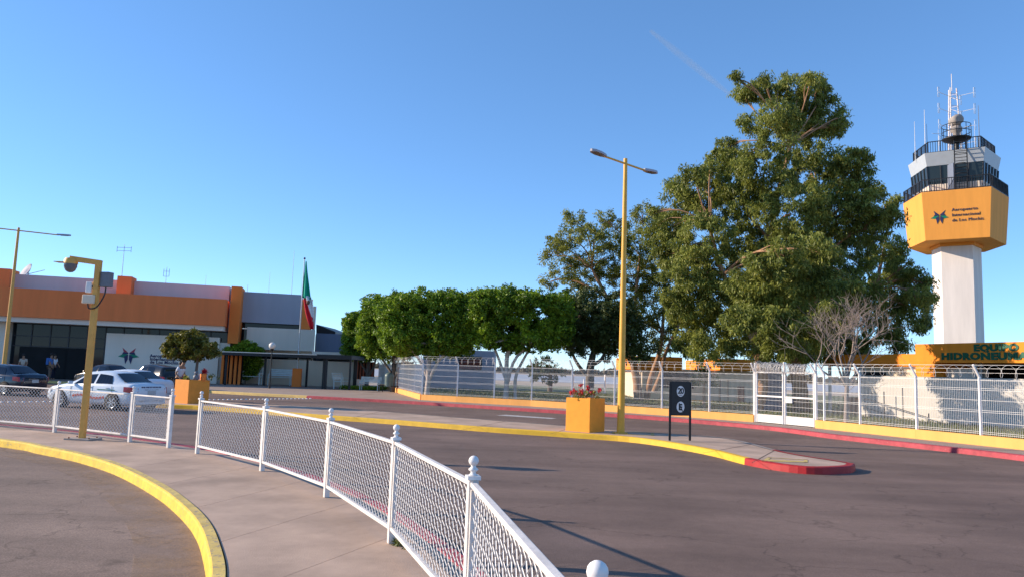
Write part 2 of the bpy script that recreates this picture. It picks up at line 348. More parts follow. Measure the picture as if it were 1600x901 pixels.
def dustmat():
    m, nt, b = _nt('gutter_dust'); N, L = nt.nodes, nt.links; b.inputs['Base Color'].default_value = (.40, .26, .15, 1); b.inputs['Roughness'].default_value = 1
    tc = N.new('ShaderNodeTexCoord'); n = N.new('ShaderNodeTexNoise'); n.inputs['Scale'].default_value = 2.2; n.inputs['Detail'].default_value = 10; n.inputs['Roughness'].default_value = .72; L.new(tc.outputs['Object'], n.inputs[0])
    mr = N.new('ShaderNodeMapRange'); mr.inputs[1].default_value = .42; mr.inputs[2].default_value = .75; mr.inputs[4].default_value = .55; L.new(n.outputs['Fac'], mr.inputs[0]); L.new(mr.outputs[0], b.inputs['Alpha']); return m
M['dust'] = dustmat()
struct(sweep(MB(), inner, [(-.002, .0085), (-.12, .0085), (-.30, .0085), (-.55, .0085)]).build('gutter_dust', 'dust'))
struct(sweep(MB(), outer, [(.17, 0), (.16, .12), (.15, .135), (.012, .135), (0, .12)]).build('pavement_kerb', 'red'))
def resample(path, n):
    L = [0]
    for a, b in zip(path, path[1:]): L.append(L[-1] + (b - a).length)
    out = []; j = 0
    for i in range(n):
        s_ = L[-1] * i / (n - 1)
        while j < len(L) - 2 and L[j + 1] < s_: j += 1
        t = (s_ - L[j]) / max(L[j + 1] - L[j], 1e-9); out.append(path[j].lerp(path[j + 1], t))
    return out
# concrete slabs laid between both kerbs, open joints between them
inn = offset_path(inner, .142); mb = MB(); ns = 19; sub = 6
ia, ob = resample(inn, ns * sub + 1), resample(outer, ns * sub + 1)
for i in range(ns):
    A_ = ia[i * sub:(i + 1) * sub + 1]; B_ = ob[i * sub:(i + 1) * sub + 1]
    A_ = [A_[0].lerp(A_[1], .016)] + A_[1:-1] + [A_[-1].lerp(A_[-2], .016)]; B_ = [B_[0].lerp(B_[1], .016)] + B_[1:-1] + [B_[-1].lerp(B_[-2], .016)]
    poly = [(p.x, p.y) for p in B_] + [(p.x, p.y) for p in reversed(A_)]
    mb.prism(poly, .02, .13)
struct(mb.build('pavement', 'concrete'))
struct(MB().prism([(p.x, p.y) for p in ob] + [(p.x, p.y) for p in reversed(ia)], .006, .112).build('pavement_base', 'soil'))

# traffic island with its yellow and red kerb
near = [G(*p) for p in [(1337, 734), (1325, 739), (1260, 740), (1176, 728), (1100, 709), (1000, 692), (890, 683.2), (760, 674.2), (600, 661.3), (500, 654), (400, 646)]]
near = near + [Vector((-10.9, 27.0, 0)), Vector((-12.9, 27.5, 0)), Vector((-14.1, 28.4, 0)), Vector((-13.7, 30.3, 0))]
farp = [G(*p, .13) for p in [(400, 630), (520, 636), (700, 650), (880, 664), (1000, 674), (1130, 683), (1230, 706), (1310, 719)]]
for v in near + farp: v.z = 0
farp = [Vector((-12.2, 31.0, 0))] + farp
loop = smooth_path(near + farp + [near[0]], 6)[:-1]
area = sum(loop[i].x * loop[(i + 1) % len(loop)].y - loop[(i + 1) % len(loop)].x * loop[i].y for i in range(len(loop)))
sgn = 1 if area > 0 else -1
ins = []
for i, p in enumerate(loop):
    t = loop[(i + 1) % len(loop)] - loop[i - 1]; n = Vector((-t.y, t.x, 0)).normalized() * sgn; ins.append(p + n * .155)
struct(MB().prism([(p.x, p.y) for p in ins], .01, .131).build('traffic_island', 'concrete'))
mb = MB(); kprof = [(-.002, 0), (.01 * sgn, .12), (.03 * sgn, .135), (.15 * sgn, .138)]
n0 = len(mb.f); sweep(mb, loop, kprof, 0, True)
nseg = len(kprof) - 1; nn = len(near)
for fi, f in enumerate(mb.f):
    k = fi // nseg; n_loop = len(loop)
    mb.m[fi] = 1 if (k < 19 or k >= n_loop - 13) else 0 if k < nn * 6 - 3 else 2
struct(mb.build('island_kerb', ['yellow_new', 'red_deep', 'kerb_plain']))
# joints sawn across the island, painted outlines round the lamp base and the cover in the nose
mb = MB()
for a, b in [((1098, 707), (1192, 690)), ((1175, 722), (1215, 700)), ((720, 671), (790, 657)), ((860, 677), (905, 664)), ((540, 654), (600, 641))]:
    pa, pb = G(*a, .1345), G(*b, .1345); d = (pb - pa).normalized(); n = Vector((-d.y, d.x, 0)) * .009; mb.quad(pa - n, pb - n, pb + n, pa + n)
struct(mb.build('pavement_joints', 'soil'))
mb = MB()
def outline(mb, pts, w, z):
    for a, b in zip(pts, pts[1:] + pts[:1]):
        d = (b - a).normalized(); n = Vector((-d.y, d.x, 0)) * w; mb.quad(*[(q.x, q.y, z) for q in (a, b, b + n, a + n)])
cv = [G(*p, .137) for p in [(1190, 719.5), (1262, 721.5), (1262, 717.2), (1200, 713.5)]]
outline(mb, cv, .07, .137); mb.quad(*[(c.x, c.y, .1365) for c in (cv[0], cv[1], cv[1].lerp(cv[2], .45), cv[0].lerp(cv[3], .45))])
lb = [Vector((2.86, 20.75, 0)), Vector((4.0, 20.6, 0)), Vector((4.15, 21.5, 0)), Vector((3.0, 21.65, 0))]
outline(mb, lb, .09, .136)
struct(mb.build('yellow_marking', 'yellow_thin'))
q = [G(*p, .004) for p in [(775, 648), (790, 647), (870, 652.5), (862, 653.6)]]
struct(MB().quad(*q).build('lane_marking', 'line'))

# far kerb and the strip of pavement in front of the long fence
fk = [Vector(p) for p in [(-52, 63.5, 0), (-40, 55, 0), (-28, 47.6, 0), (-16, 41.2, 0), (-10.4, 39.0, 0), (-4.6, 36.6, 0), (.2, 33.75, 0), (5.38, 30.6, 0), (8.85, 26.9, 0), (10.1, 23.4, 0), (11.5, 20.6, 0), (12.5, 18.3, 0), (13.6, 14, 0), (14, 8, 0)]]
fkp = smooth_path(fk, 8)
mb = sweep(MB(), fkp, [(-.002, 0), (.01, .12), (.03, .134), (.22, .138), (.225, .1)])
for fi, f in enumerate(mb.f):
    if sum(mb.v[i][0] for i in f) / len(f) < -10.2: mb.m[fi] = 1
struct(mb.build('far_kerb', ['red', 'yellow_pale']))
pl = [(p.x, p.y) for p in offset_path(fkp, .222)]
struct(MB().prism(pl + [(15.5, 8), (15.2, 18), (13.3, 22.5), (11.3, 26.9), (9.6, 29.6), (3.2, 35.4), (-4.2, 39.2), (-7.0, 47.5), (-9.5, 66), (-60, 80)], -.01, .13).build('plaza', 'concrete_plaza'))
# lawn behind the fence
struct(MB().prism([(15.2, 8), (14.6, 19), (13.3, 22.3), (11.2, 26.6), (9.5, 29.2), (3.2, 34.9), (-4.3, 38.9), (-9.0, 56), (-9, 92), (60, 92), (60, 8)], -.02, .145).build('lawn', 'lawn'))

# ------------------------------------------------------------------ white mesh railing along the pavement
def diamond_panel(length, height, dw=.10, dh=.088, w=.0046, t=.007):
    """expanded-metal infill: zigzag strands, local x along the panel"""
    mb = MB(); nx = max(2, round(length / dw)); nz = max(2, round(height / dh)); dx, dz = length / nx, height / nz
    for i in range(nx):
        xc = (i + .5) * dx
        for sgn_ in (-1, 1):
            for k in range(nz * 2):
                z0, z1 = k * dz / 2, (k + 1) * dz / 2
                o0, o1 = (0, dx / 2) if k % 2 == 0 else (dx / 2, 0)
                a = (xc + sgn_ * o0, z0); b = (xc + sgn_ * o1, z1)
                y0 = t * (1 if k % 2 else -1) * .5; y1 = -y0
                vs = [(a[0] - w, y0 - t / 3, a[1]), (a[0] + w, y0 + t / 3, a[1]), (b[0] + w, y1 + t / 3, b[1]), (b[0] - w, y1 - t / 3, b[1])]
                mb.add(vs, [(0, 1, 2, 3)])
                vs = [(a[0], y0 - t / 2, a[1]), (a[0], y0 + t / 2, a[1]), (b[0], y1 + t / 2, b[1]), (b[0], y1 - t / 2, b[1])]
                mb.add(vs, [(0, 1, 2, 3)])
    return mb
PANEL = diamond_panel(2.4, .80)
pme = None
def railing(label, pts, group, panels):
    global pme
    root = thing('mesh_railing', label, 'railing', (pts[0].x, pts[0].y, .13), 0, group)
    for p in pts:
        t_ = None
        i = pts.index(p); t_ = (pts[min(i + 1, len(pts) - 1)] - pts[max(i - 1, 0)]); rz = math.atan2(t_.y, t_.x)
        po = MB().box((p.x, p.y, .13 + .465), (.062, .062, .93), rz).build('post', 'white_worn', root, .006)
        f = MB().box((p.x, p.y, 1.074), (.082, .082, .024), rz)
        f.lathe([(.030, 1.088), (.017, 1.098), (.016, 1.108), (.030, 1.118), (.030, 1.126), (.016, 1.136), (.016, 1.148)], (p.x, p.y, 0), 14)
        f.ball((p.x, p.y, 1.174), .032, 20); f.build('finial', 'white', po)
    for a, b in panels:
        d = (b - a); L = d.length; d.normalize(); a1, b1 = a + d * .036, b - d * .036; Lp = L - .072; rz = math.atan2(d.y, d.x)
        pn = MB()
        if pme is None:
            o = PANEL.build('mesh_panel', 'wire'); pme = o.data
        else:
            o = bpy.data.objects.new('mesh_panel', pme); COL.objects.link(o)
        o.parent = root; o.matrix_parent_inverse = wm(root).inverted()
        o.location = (a1.x, a1.y, .288); o.rotation_euler = (0, 0, rz); o.scale = (Lp / 2.4, 1, .9)
        mid = (a1 + b1) / 2
        for nm, z, hh in (('top_rail', 1.035, .028), ('bottom_rail', .265, .034)):
            r = MB().box((mid.x, mid.y, z), (Lp - .002, .042, hh), rz).build(nm, 'white_worn', root, .005)
        for e in (a1, b1):
            e2 = e + d * (.02 if e is a1 else -.02); MB().box((e2.x, e2.y, .6475), (.034, .036, .718), rz).build('end_stile', 'white_worn', root)
L1 = fp[0:6]; L2 = fp[6:14]
railing('white diamond-mesh railing with ball finials in front of the taxi, ending at the gap', L1, 'white mesh railings along the pavement', list(zip(L1, L1[1:])))
railing('curving white diamond-mesh railing with ball finials sweeping towards the camera', L2, 'white mesh railings along the pavement', list(zip(L2, L2[1:])))

# ------------------------------------------------------------------ long security fence
def coil(mb, a, b, r, pitch, w, n=10, jitter=0., seed=0):
    rnd = random.Random(seed); a, b = Vector(a), Vector(b); d = b - a; L = d.length; d.normalize(); s_ = d.cross(Vector((0, 0, 1))).normalized(); u = s_.cross(d)
    k = max(2, int(L / pitch)); pts = []
    for i in range(k * n + 1):
        th = 2 * math.pi * i / n; rr = r * (1 + jitter * (rnd.random() - .5))
        pts.append(a + d * (L * i / (k * n)) + s_ * (rr * math.cos(th)) + u * (rr * math.sin(th)))
    mb.tube(pts, w, 3, caps=False)
def wire_panel(mb, a, b, z0, z1, dx=.052, w=.0065, rows=None):
    d = b - a; L = d.length; d.normalize(); k = max(2, int(L / dx))
    for i in range(k + 1):
        p = a + d * (L * i / k); mb.bar((p.x, p.y, z0), (p.x, p.y, z1), w)
    n = Vector((d.y, -d.x, 0))
    for zz in rows or (z0 + .03, z0 + .08, z0 + .34, z0 + .62, z0 + .67, z0 + .95, z0 + 1.23, z0 + 1.28, z0 + 1.5, z1 - .02):
        mb.bar((a.x + n.x * .008, a.y + n.y * .008, zz), (b.x + n.x * .008, b.y + n.y * .008, zz), .008)
def sec_fence(label, pts, seed, top=2.02):
    root = thing('security_fence', label, 'fence', (pts[0].x, pts[0].y, .13), 0, 'white welded-mesh security fences')
    wl = MB(); 
    for a, b in zip(pts, pts[1:]):
        d = (b - a).normalized(); n = Vector((-d.y, d.x, 0)) * .075
        wl.prism([(a.x - n.x, a.y - n.y), (b.x - n.x, b.y - n.y), (b.x + n.x, b.y + n.y), (a.x + n.x, a.y + n.y)], .12, .41)
    wl.build('base_wall', 'amber_wall', root)
    for i, p in enumerate(pts):
        t = (pts[min(i + 1, len(pts) - 1)] - pts[max(i - 1, 0)]).normalized(); n = Vector((t.y, -t.x, 0))   # towards the road
        if n.y > 0 and n.x > 0: n = -n
        if n.dot(Vector((-p.x, -p.y, 0))) < 0: n = -n
        m_ = MB().bar((p.x, p.y, .40), (p.x, p.y, top), .062); e = p + n * .27
        m_.bar((p.x, p.y, top - .01), (e.x, e.y, top + .34), .05)
        m_.build('post', 'white', root)
    for i, (a, b) in enumerate(zip(pts, pts[1:])):
        pm_ = MB(); wire_panel(pm_, a, b, .43, top - .05); pm_.build('mesh_panel', 'wire', root)
    cm = MB()
    for i, (a, b) in enumerate(zip(pts, pts[1:])):
        t = (b - a).normalized(); n = Vector((t.y, -t.x, 0))
        if n.dot(Vector((-a.x, -a.y, 0))) < 0: n = -n
        for f_ in (.35, .7, .98): 
            q = n * .27 * f_; z = top + .34 * f_; cm.bar((a.x + q.x, a.y + q.y, z), (b.x + q.x, b.y + q.y, z), .007)
        q = n * .10; coil(cm, (a.x + q.x, a.y + q.y, top + .16), (b.x + q.x, b.y + q.y, top + .16), .17, .33, .0055, 12, .12, seed + i)
    cm.build('razor_coil', 'wire', root)
    return root
def V3(x, y): return Vector((x, y, 0))
lf = [V3(-4.47, 38.97).lerp(V3(-10.7, 62.0), i / 9) for i in range(9, -1, -1)]
mf = [V3(-4.43, 38.81), V3(-2.56, 37.75), V3(-.70, 36.85), V3(1.10, 35.95), V3(2.91, 34.70), V3(4.67, 33.25), V3(6.45, 31.72), V3(8.06, 30.28), V3(9.42, 28.95)]
rf = [V3(10.83, 26.55), V3(10.96, 26.2), V3(11.57, 24.85), V3(12.40, 22.95), V3(13.25, 21.2), V3(14.05, 19.4), V3(14.7, 17.5), V3(15.1, 15.4)]
sec_fence('white mesh security fence running back beside the benches and clipped trees', lf, 10)
sec_fence('long white mesh security fence on low amber wall, between bin corner and gate', mf, 40)
sec_fence('white mesh security fence on low amber wall right of the gate', rf, 70)
# double gate
ga, gb = V3(9.47, 28.85), V3(10.80, 26.62); gd = (gb - ga).normalized(); gm = (ga + gb) / 2
gate = thing('double_gate', 'white double gate of square tube and wire with solid kick plates', 'gate', (gm.x, gm.y, .13))
for a, b in ((ga, gm - gd * .02), (gm + gd * .02, gb)):
    lf_ = MB(); 
    for p in (a + gd * .03, b - gd * .03): lf_.bar((p.x, p.y, .15), (p.x, p.y, 2.05), .06)
    for z in (1.14, 2.03): lf_.bar((a.x + gd.x * .06, a.y + gd.y * .06, z), (b.x - gd.x * .06, b.y - gd.y * .06, z), .055)
    leaf = lf_.build('gate_leaf', 'white', gate)
    k_ = MB(); k_.bar((a.x + gd.x * .062, a.y + gd.y * .062, .31), (b.x - gd.x * .062, b.y - gd.y * .062, .31), .035, .30); k_.build('kick_plate', 'white_worn', leaf)
    w_ = MB(); wire_panel(w_, a + gd * .07, b - gd * .07, .47, 2.0, .06, .0055, (.6, .8, 1.0, 1.3, 1.5, 1.75)); w_.build('wire_infill', 'wire', leaf)
for p in (ga - gd * .05, gm, gb + gd * .05):
    h = 2.42 if p is gm else 2.38
    MB().bar((p.x, p.y, .14 if p is not gm else 2.06), (p.x, p.y, h), .07).build('gate_post', 'white', gate)
lk = gm + gd * .22
MB().box((lk.x - .02, lk.y - .04, 1.02), (.26, .07, .16), math.atan2(gd.y, gd.x)).build('lock_box', 'white', gate)
cm = MB()
for k in range(5): coil(cm, (ga.x - .1 + .03 * k, ga.y, 2.18 + .05 * (k % 3)), (gb.x - .06 * k, gb.y + .1, 2.13 + .04 * (k % 2)), .17 - .02 * (k % 2), .12, .005, 10, .6, 200 + k)
cm.build('razor_wire_bundle', 'wire', gate)

# ------------------------------------------------------------------ airport terminal
TA = Vector((-21.64, 55.72, 0)); TU = Vector((.966, .258, 0)); TN = Vector((.258, -.966, 0))      # facade: along, towards the road
def wall_sz(px, py, off):
    d = sight(px, py); o = TA + TN * off; c = Vector((0, 0, EYE)); t = (o - c).dot(TN) / d.dot(TN); p = c + d * t
    return (p - o).dot(TU), p.z
def fbox(mb, s0, s1, z0, z1, off, th, mi=0):
    c = TA + TU * ((s0 + s1) / 2) + TN * (off - th / 2); mb.box((c.x, c.y, (z0 + z1) / 2), (abs(s1 - s0), th, z1 - z0), math.atan2(TU.y, TU.x), mi); return mb
def fpx(mb, x0, x1, yt, yb, off, th, mi=0, z0=None):
    s0 = wall_sz(x0, (yt + yb) / 2, off)[0]; s1 = wall_sz(x1, (yt + yb) / 2, off)[0]; xm = (x0 + x1) / 2
    fbox(mb, s0, s1, wall_sz(xm, yb, off)[1] if z0 is None else z0, wall_sz(xm, yt, off)[1], off, th, mi); return mb
term = thing('terminal_building', 'long orange and off-white airport terminal with dark glass front and tall orange pillar', 'building', (-28, 54, .13))
zb1 = wall_sz(180, 458, 2.2)[1]; zb0 = wall_sz(180, 501, 2.2)[1]; sR = wall_sz(352, 490, 2.2)[0]
fbox(MB(), -34, sR, zb0, zb1, 2.2, 2.2).build('fascia_band', 'orange', term)
fbox(MB(), -34, sR - .08, zb0 - .34, zb0 - .004, 2.0, 2.0).build('soffit', 'off', term)
mb = MB(); zp = wall_sz(110, 433, -1)[1]
fbox(mb, -34, wall_sz(358, 460, -1)[0], zb1 - 1.5, zp, -1, 9).build('parapet_wall', 'lilac', term)
mb = MB(); s_a = wall_sz(180, 445, .4)[0]; s_b = wall_sz(203, 445, .4)[0]
fbox(mb, s_a, s_b, zb1 + .004, zp + .22, .0, 1.6).build('roof_block', 'orange', term)
mb = MB(); fbox(mb, -34, wall_sz(15, 430, 0)[0], zb1 + .004, zp + .25, .0, 1.8).build('roof_block', 'orange', term)
fbox(MB(), sR - 1.2, wall_sz(360, 490, -.3)[0], zb0 - 1.1, zb1 - .1, -.3, 1.2).build('recess_wall', 'lilac', term)
mb = MB(); fpx(mb, 358.5, 375, 447, 536, .8, 3).build('pillar', 'orange_side', term)
gl0 = wall_sz(18, 540, .25)[0]; gl1 = wall_sz(356, 520, .25)[0]
fbox(MB(), gl0, gl1, .13, zb0 - .345, .25, .3).build('glass_front', 'glass', term)
mu = MB()
for k in range(13):
    s_ = gl0 + (gl1 - gl0) * k / 12; fbox(mu, s_ - .035, s_ + .035, .14, zb0 - .36, .32, .10)
for z in (2.35, 3.05): fbox(mu, gl0, gl1, z - .03, z + .03, .311, .09)
mu.build('mullions', 'mull', term)
for px in (46, 84, 118):
    s_ = wall_sz(px, 575, .4)[0]; dm = MB(); fbox(dm, s_ - .75, s_ + .75, .14, 2.30, .36, .05); dm.build('entrance_door', 'dark', term)
fbox(MB(), -34, gl0 - .01, .13, zb0 - .345, .9, 1.2).build('end_wall', 'off', term)
zw = wall_sz(250, 523, .9)[1]
w0 = wall_sz(163, 560, .9)[0]; w1 = wall_sz(341, 560, .9)[0]
fbox(MB(), w0, w1, .13, zw, .9, .5).build('name_wall', 'off', term)
fbox(MB(), w1 + .005, wall_sz(358, 560, .6)[0], .13, zw - .35, .6, .4).build('low_wall', 'off', term)
def logo(parent, o, u, w, size, n, arms='red_logo'):
    """five-pointed folded star: two dark red upper arms, two green side wings, two blue legs"""
    P = lambda a, b, k: Vector(o) + Vector(u) * (a * size) + Vector(w) * (b * size) + Vector(n) * k
    tri = [(2, [(-.36, .44), (-.03, .15), (-.28, .20)]), (2, [(.36, .44), (.03, .15), (.28, .20)]),
           (1, [(-.56, -.08), (-.30, .08), (-.04, .05), (-.16, -.16)]), (1, [(.56, -.08), (.30, .08), (.04, .05), (.16, -.16)]),
           (0, [(-.03, .04), (-.24, -.06), (-.15, -.50), (-.03, -.24)]), (0, [(.03, .04), (.24, -.06), (.15, -.50), (.03, -.24)]),
           (0, [(-.28, .195), (-.03, .145), (-.04, .07), (-.36, .06)]), (0, [(.28, .195), (.03, .145), (.04, .07), (.36, .06)])]
    mb = MB()
    for j, (mi, t) in enumerate(tri):
        k = .012 + .002 * j; n_ = len(t); vs = [P(a, b, .0) for a, b in t] + [P(a, b, k) for a, b in t]
        mb.add(vs, [tuple(range(n_)), tuple(range(n_, 2 * n_)), *[(i, (i + 1) % n_, (i + 1) % n_ + n_, i + n_) for i in range(n_)]], mi)
    return mb.build('star_logo', ['navy', 'green_logo', arms], parent)
s_, z_ = wall_sz(201, 554.5, .9); o_ = TA + TN * .902 + TU * s_ + Vector((0, 0, z_)); logo(term, o_, TU, (0, 0, 1), 1.22, TN)
for k, tx in enumerate(('Aeropuerto', 'Internacional', 'de Los Mochis')):
    s_, z_ = wall_sz(234, 556.5 + 4.95 * k + .6, .9); o_ = TA + TN * .915 + TU * s_ + Vector((0, 0, z_)); lettering('wall_lettering', tx, .30, 'navy', term, o_, TU, .008, 1.06)
# second block
def ybox(mb, x0, x1, yt, yb, Y, th, mi=0, z0=None):
    ym, xm = (yt + yb) / 2, (x0 + x1) / 2; X0, X1 = D(x0, ym, Y).x, D(x1, ym, Y).x; Z1 = D(xm, yt, Y).z; Z0 = D(xm, yb, Y).z if z0 is None else z0
    mb.box(((X0 + X1) / 2, Y + th / 2, (Z0 + Z1) / 2), (X1 - X0, th, Z1 - Z0), 0, mi); return mb
fpx(MB(), 373, 469.5, 457.5, 504.5, -1.0, 7).build('upper_block', 'grey_wall', term)
fpx(MB(), 470, 487.5, 467, 514, -1.1, 6).build('block_end', 'orange_side', term)
fpx(MB(), 487.8, 492.5, 478, 545, -1.3, 6, z0=.2).build('block_return', 'off', term)
fpx(MB(), 373, 487, 504.8, 514, -1.8, 5).build('recess_window', 'glass', term)
fpx(MB(), 373, 386, 513, 546, -1.6, 3, z0=.2).build('recess_window', 'glass', term)
fpx(MB(), 385, 492, 512.5, 546.5, -.3, 6).build('white_block', 'off', term)
fpx(MB(), 493, 548, 521, 552, -2.4, 6, z0=.2).build('slate_wing', 'slate', term)
fpx(MB(), 341, 385, 536.5, 560, -.2, 1.0, z0=.2).build('low_wall', 'off', term)
a, b, c = D(494, 506, 64), D(524, 517.5, 64), D(494, 521, 64); rf_ = MB()
vs = [a, b, D(524, 521.5, 64), c]; vs2 = [v + Vector((0, 7, 0)) for v in vs]
rf_.add(vs + vs2, [(0, 1, 2, 3)[::-1], (4, 5, 6, 7), (0, 1, 5, 4), (1, 2, 6, 5), (2, 3, 7, 6), (3, 0, 4, 7)]).build('pitched_roof', 'black', term)
ybox(MB(), 405, 486, 547, 557, 58.2, 5).build('low_parapet', 'off', term)
ybox(MB(), 487, 556, 549.5, 560, 57.6, 4).build('low_parapet', 'off', term)
ybox(MB(), 405, 486, 557.2, 561, 58.5, 4).build('clerestory_window', 'glass', term)
ybox(MB(), 352, 556, 561.5, 600, 58, 4, z0=.13).build('forecourt_wall', 'cream', term)
# roof antennas, dish
for i, (px, yb, yt, Y, w) in enumerate([(189, 437, 382, 58, .035), (258, 443, 417, 59, .03), (320, 449, 430, 60, .02), (419, 459, 425, 62, .02), (455, 456, 392, 63, .025), (470, 458, 432, 63, .02), (386, 452, 444, 62, .03)]):
    b_, t_ = D(px, yb + 8, Y), D(px + (yb - yt) * .035 * (1 if px < 450 else 1), yt, Y); t_.x = b_.x
    desc = ['tall mast with a cross-bar head behind the roof block', 'short mast with cross elements on the terminal roof', 'thin rod left of the orange pillar', 'thin rod above the grey block', 'tallest thin rod above the grey block beside the flag', 'short rod just left of the flag on the grey block', 'stubby mast at the left of the grey block'][i]
    an = thing('roof_antenna', 'roof antenna: ' + desc, 'antenna', (b_.x, b_.y, b_.z), 0, 'antennas on the terminal roof')
    MB().tube([b_ - Vector((0, 0, .3)), t_], [w, w * .5], 6).build('rod', 'steel', an)
    if i in (0, 1):
        e = MB(); k_ = .55 if i == 0 else .22
        for dz in (-.25, -.5) if i == 0 else (-.35, -.75): e.bar((b_.x - k_, b_.y, t_.z + dz), (b_.x + k_, b_.y, t_.z + dz), .03)
        for dx in (-k_, 0, k_): e.bar((b_.x + dx, b_.y, t_.z - .75 if i else t_.z - .6), (b_.x + dx, b_.y, t_.z - .15), .03)
        e.build('element', 'steel', an)
p = D(44, 428, 57); ds = thing('satellite_dish', 'grey satellite dish on the terminal roof behind the left street lamp', 'dish', (p.x, p.y, p.z - .6))
me_ = MB().lathe([(.01, 0), (.3, .05), (.6, .2), (.62, .22), (.3, .075), (.01, .03)], (0, 0, 0), 20); o = me_.build('reflector', 'grey_wall'); o.parent = ds; o.location = (0, 0, .75); o.rotation_euler = (R_(62), 0, R_(-35))
MB().bar((p.x, p.y, p.z - .9), (p.x, p.y, p.z + .15), .07).build('mount', 'steel', ds)
MB().bar((p.x + .05, p.y, p.z), (p.x + 1.35, p.y - .2, p.z + .32), .04).build('feed_arm', 'steel', ds)

# forecourt canopy
can = thing('covered_walkway', 'low black flat-roofed walkway canopy on slim posts before the beige wall', 'canopy', (-15.5, 53, .13))
zr = 2.32
rm = MB(); rm.box((-15.9, 53.6, zr), (9.4, 2.6, .24)); rm.build('roof', 'black', can)
MB().box((-11.75, 52.6, zr - .02), (2.35, 4.4, .27)).build('porch_roof', 'black', can)
MB().box((-16.8, 52.27, zr + .10), (7.4, .05, .06)).build('gutter', 'off', can)
for px, Y in [(352, 52.6), (413, 54.5), (479, 54.5)]: p = D(px, 590, Y); MB().bar((p.x, p.y, .13), (p.x, p.y, zr - .13), .13).build('post', 'black', can)
for x, y in [(-12.72, 52.0), (-12.6, 51.2), (-12.3, 50.75), (-11.2, 54.6), (-10.95, 54.0), (-10.7, 50.75)]: MB().bar((x, y, .13), (x, y, zr - .15), .12).build('post', 'black', can)
def slats(label, p0, p1, z0, z1, n, mat):
    t = thing('slat_screen', label, 'screen', (p0[0], p0[1], .13), 0, 'vertical slat screens'); a, b = Vector((*p0, 0)), Vector((*p1, 0)); d = (b - a).normalized()
    m_ = MB()
    for i in range(n):
        p = a.lerp(b, (i + .5) / n); m_.box((p.x, p.y, (z0 + z1) / 2), ((b - a).length / n * .55, .12, z1 - z0), math.atan2(d.y, d.x))
    m_.build('slats', mat, t); m2 = MB(); c = (a + b) / 2 + Vector((0, .14, 0)); m2.box((c.x, c.y, (z0 + z1) / 2), ((b - a).length, .06, z1 - z0 - .02), math.atan2(d.y, d.x)); m2.build('backing', 'dark', t)
p, q_ = D(343, 590, 54.6), D(377, 590, 54.6); slats('orange vertical slat screen in the shade under the canopy end', (p.x, p.y), (q_.x, q_.y), .13, 2.3, 5, 'orange_side')
p, q_ = D(551, 590, 57.5), D(584, 590, 57.5); slats('rust-brown vertical slat screen between canopy and fence end', (p.x, p.y), (q_.x, q_.y), .75, 2.1, 7, 'rustslat')

# low pale building behind the clipped trees
lb_ = thing('pale_building', 'low pale flat-roofed building with dark window behind the clipped trees and fence', 'building', (-2, 66, .14))
ybox(MB(), 660, 772, 546, 606, 64, 8, z0=.1).build('wall', 'grey_wall', lb_)
fr = MB(); ybox(fr, 716, 753, 556, 577, 63.98, .06); fr.build('window_frame', 'black', lb_)
ybox(MB(), 718, 751, 560, 576, 63.93, .04).build('window_pane', 'brown', lb_)

# ------------------------------------------------------------------ control tower
TC = Vector((36.45, 60.8, 0))
hexa = [Vector(p) for p in [(33.06, 62.5, 0), (32.44, 58.5, 0), (36.39, 55.96, 0), (39.85, 59.13, 0), (40.46, 63.1, 0), (36.5, 65.6, 0)]]
def hx(k): return [((TC + (v - TC) * k).x, (TC + (v - TC) * k).y) for v in hexa]
tw = thing('control_tower', 'airport control tower with white shaft, orange body and dark-glazed cab', 'tower', (TC.x, TC.y, 0))
MB().prism(hx(.465), -.01, 12.9).build('shaft', 'tower_white', tw)
MB().prism(hx(.50), 12.9, 13.15).build('collar', 'amber', tw)
body = MB().prism(hx(.92), 13.15, 17.0, 0, hx(1.0)).build('body', 'amber', tw)
MB().prism(hx(.775), 17.0, 17.75, 0, hx(.79)).build('cab_sill', 'off', tw)
MB().prism(hx(.79), 17.75, 19.25, 0, hx(.82)).build('cab_glazing', 'cabglass', tw)
mu = MB()
for i in range(6):
    for k in range(5 if i not in (1,) else 4):
        t = k / (5 if i != 1 else 4); A0, B0 = hx(.795)[i], hx(.795)[(i + 1) % 6]; A1, B1 = hx(.825)[i], hx(.825)[(i + 1) % 6]
        mu.bar((A0[0] + (B0[0] - A0[0]) * t, A0[1] + (B0[1] - A0[1]) * t, 17.76), (A1[0] + (B1[0] - A1[0]) * t, A1[1] + (B1[1] - A1[1]) * t, 19.24), .09)
mu.build('cab_mullions', 'mull', tw)
MB().prism(hx(.825), 19.25, 20.3, 0, hx(.885)).build('cab_fascia', 'panel_grey', tw)
MB().prism(hx(.80), 20.3, 20.36).build('cab_roof', 'grey_wall', tw)
def guard(name, k, z0, h, posts):
    m_ = MB(); P = hx(k)
    for i in range(6):
        a, b = Vector((*P[i], 0)), Vector((*P[(i + 1) % 6], 0))
        for zz in (z0 + .06, z0 + h): m_.bar((a.x, a.y, zz), (b.x, b.y, zz), .06)
        n = int((b - a).length / .17)
        for j in range(n): p = a.lerp(b, j / n); m_.bar((p.x, p.y, z0), (p.x, p.y, z0 + h), .03 if j % 5 else .055)
    m_.build(name, 'black', tw)
guard('balcony_railing', .985, 17.0, 1.0, 0); guard('roof_railing', .775, 20.36, .95, 0)
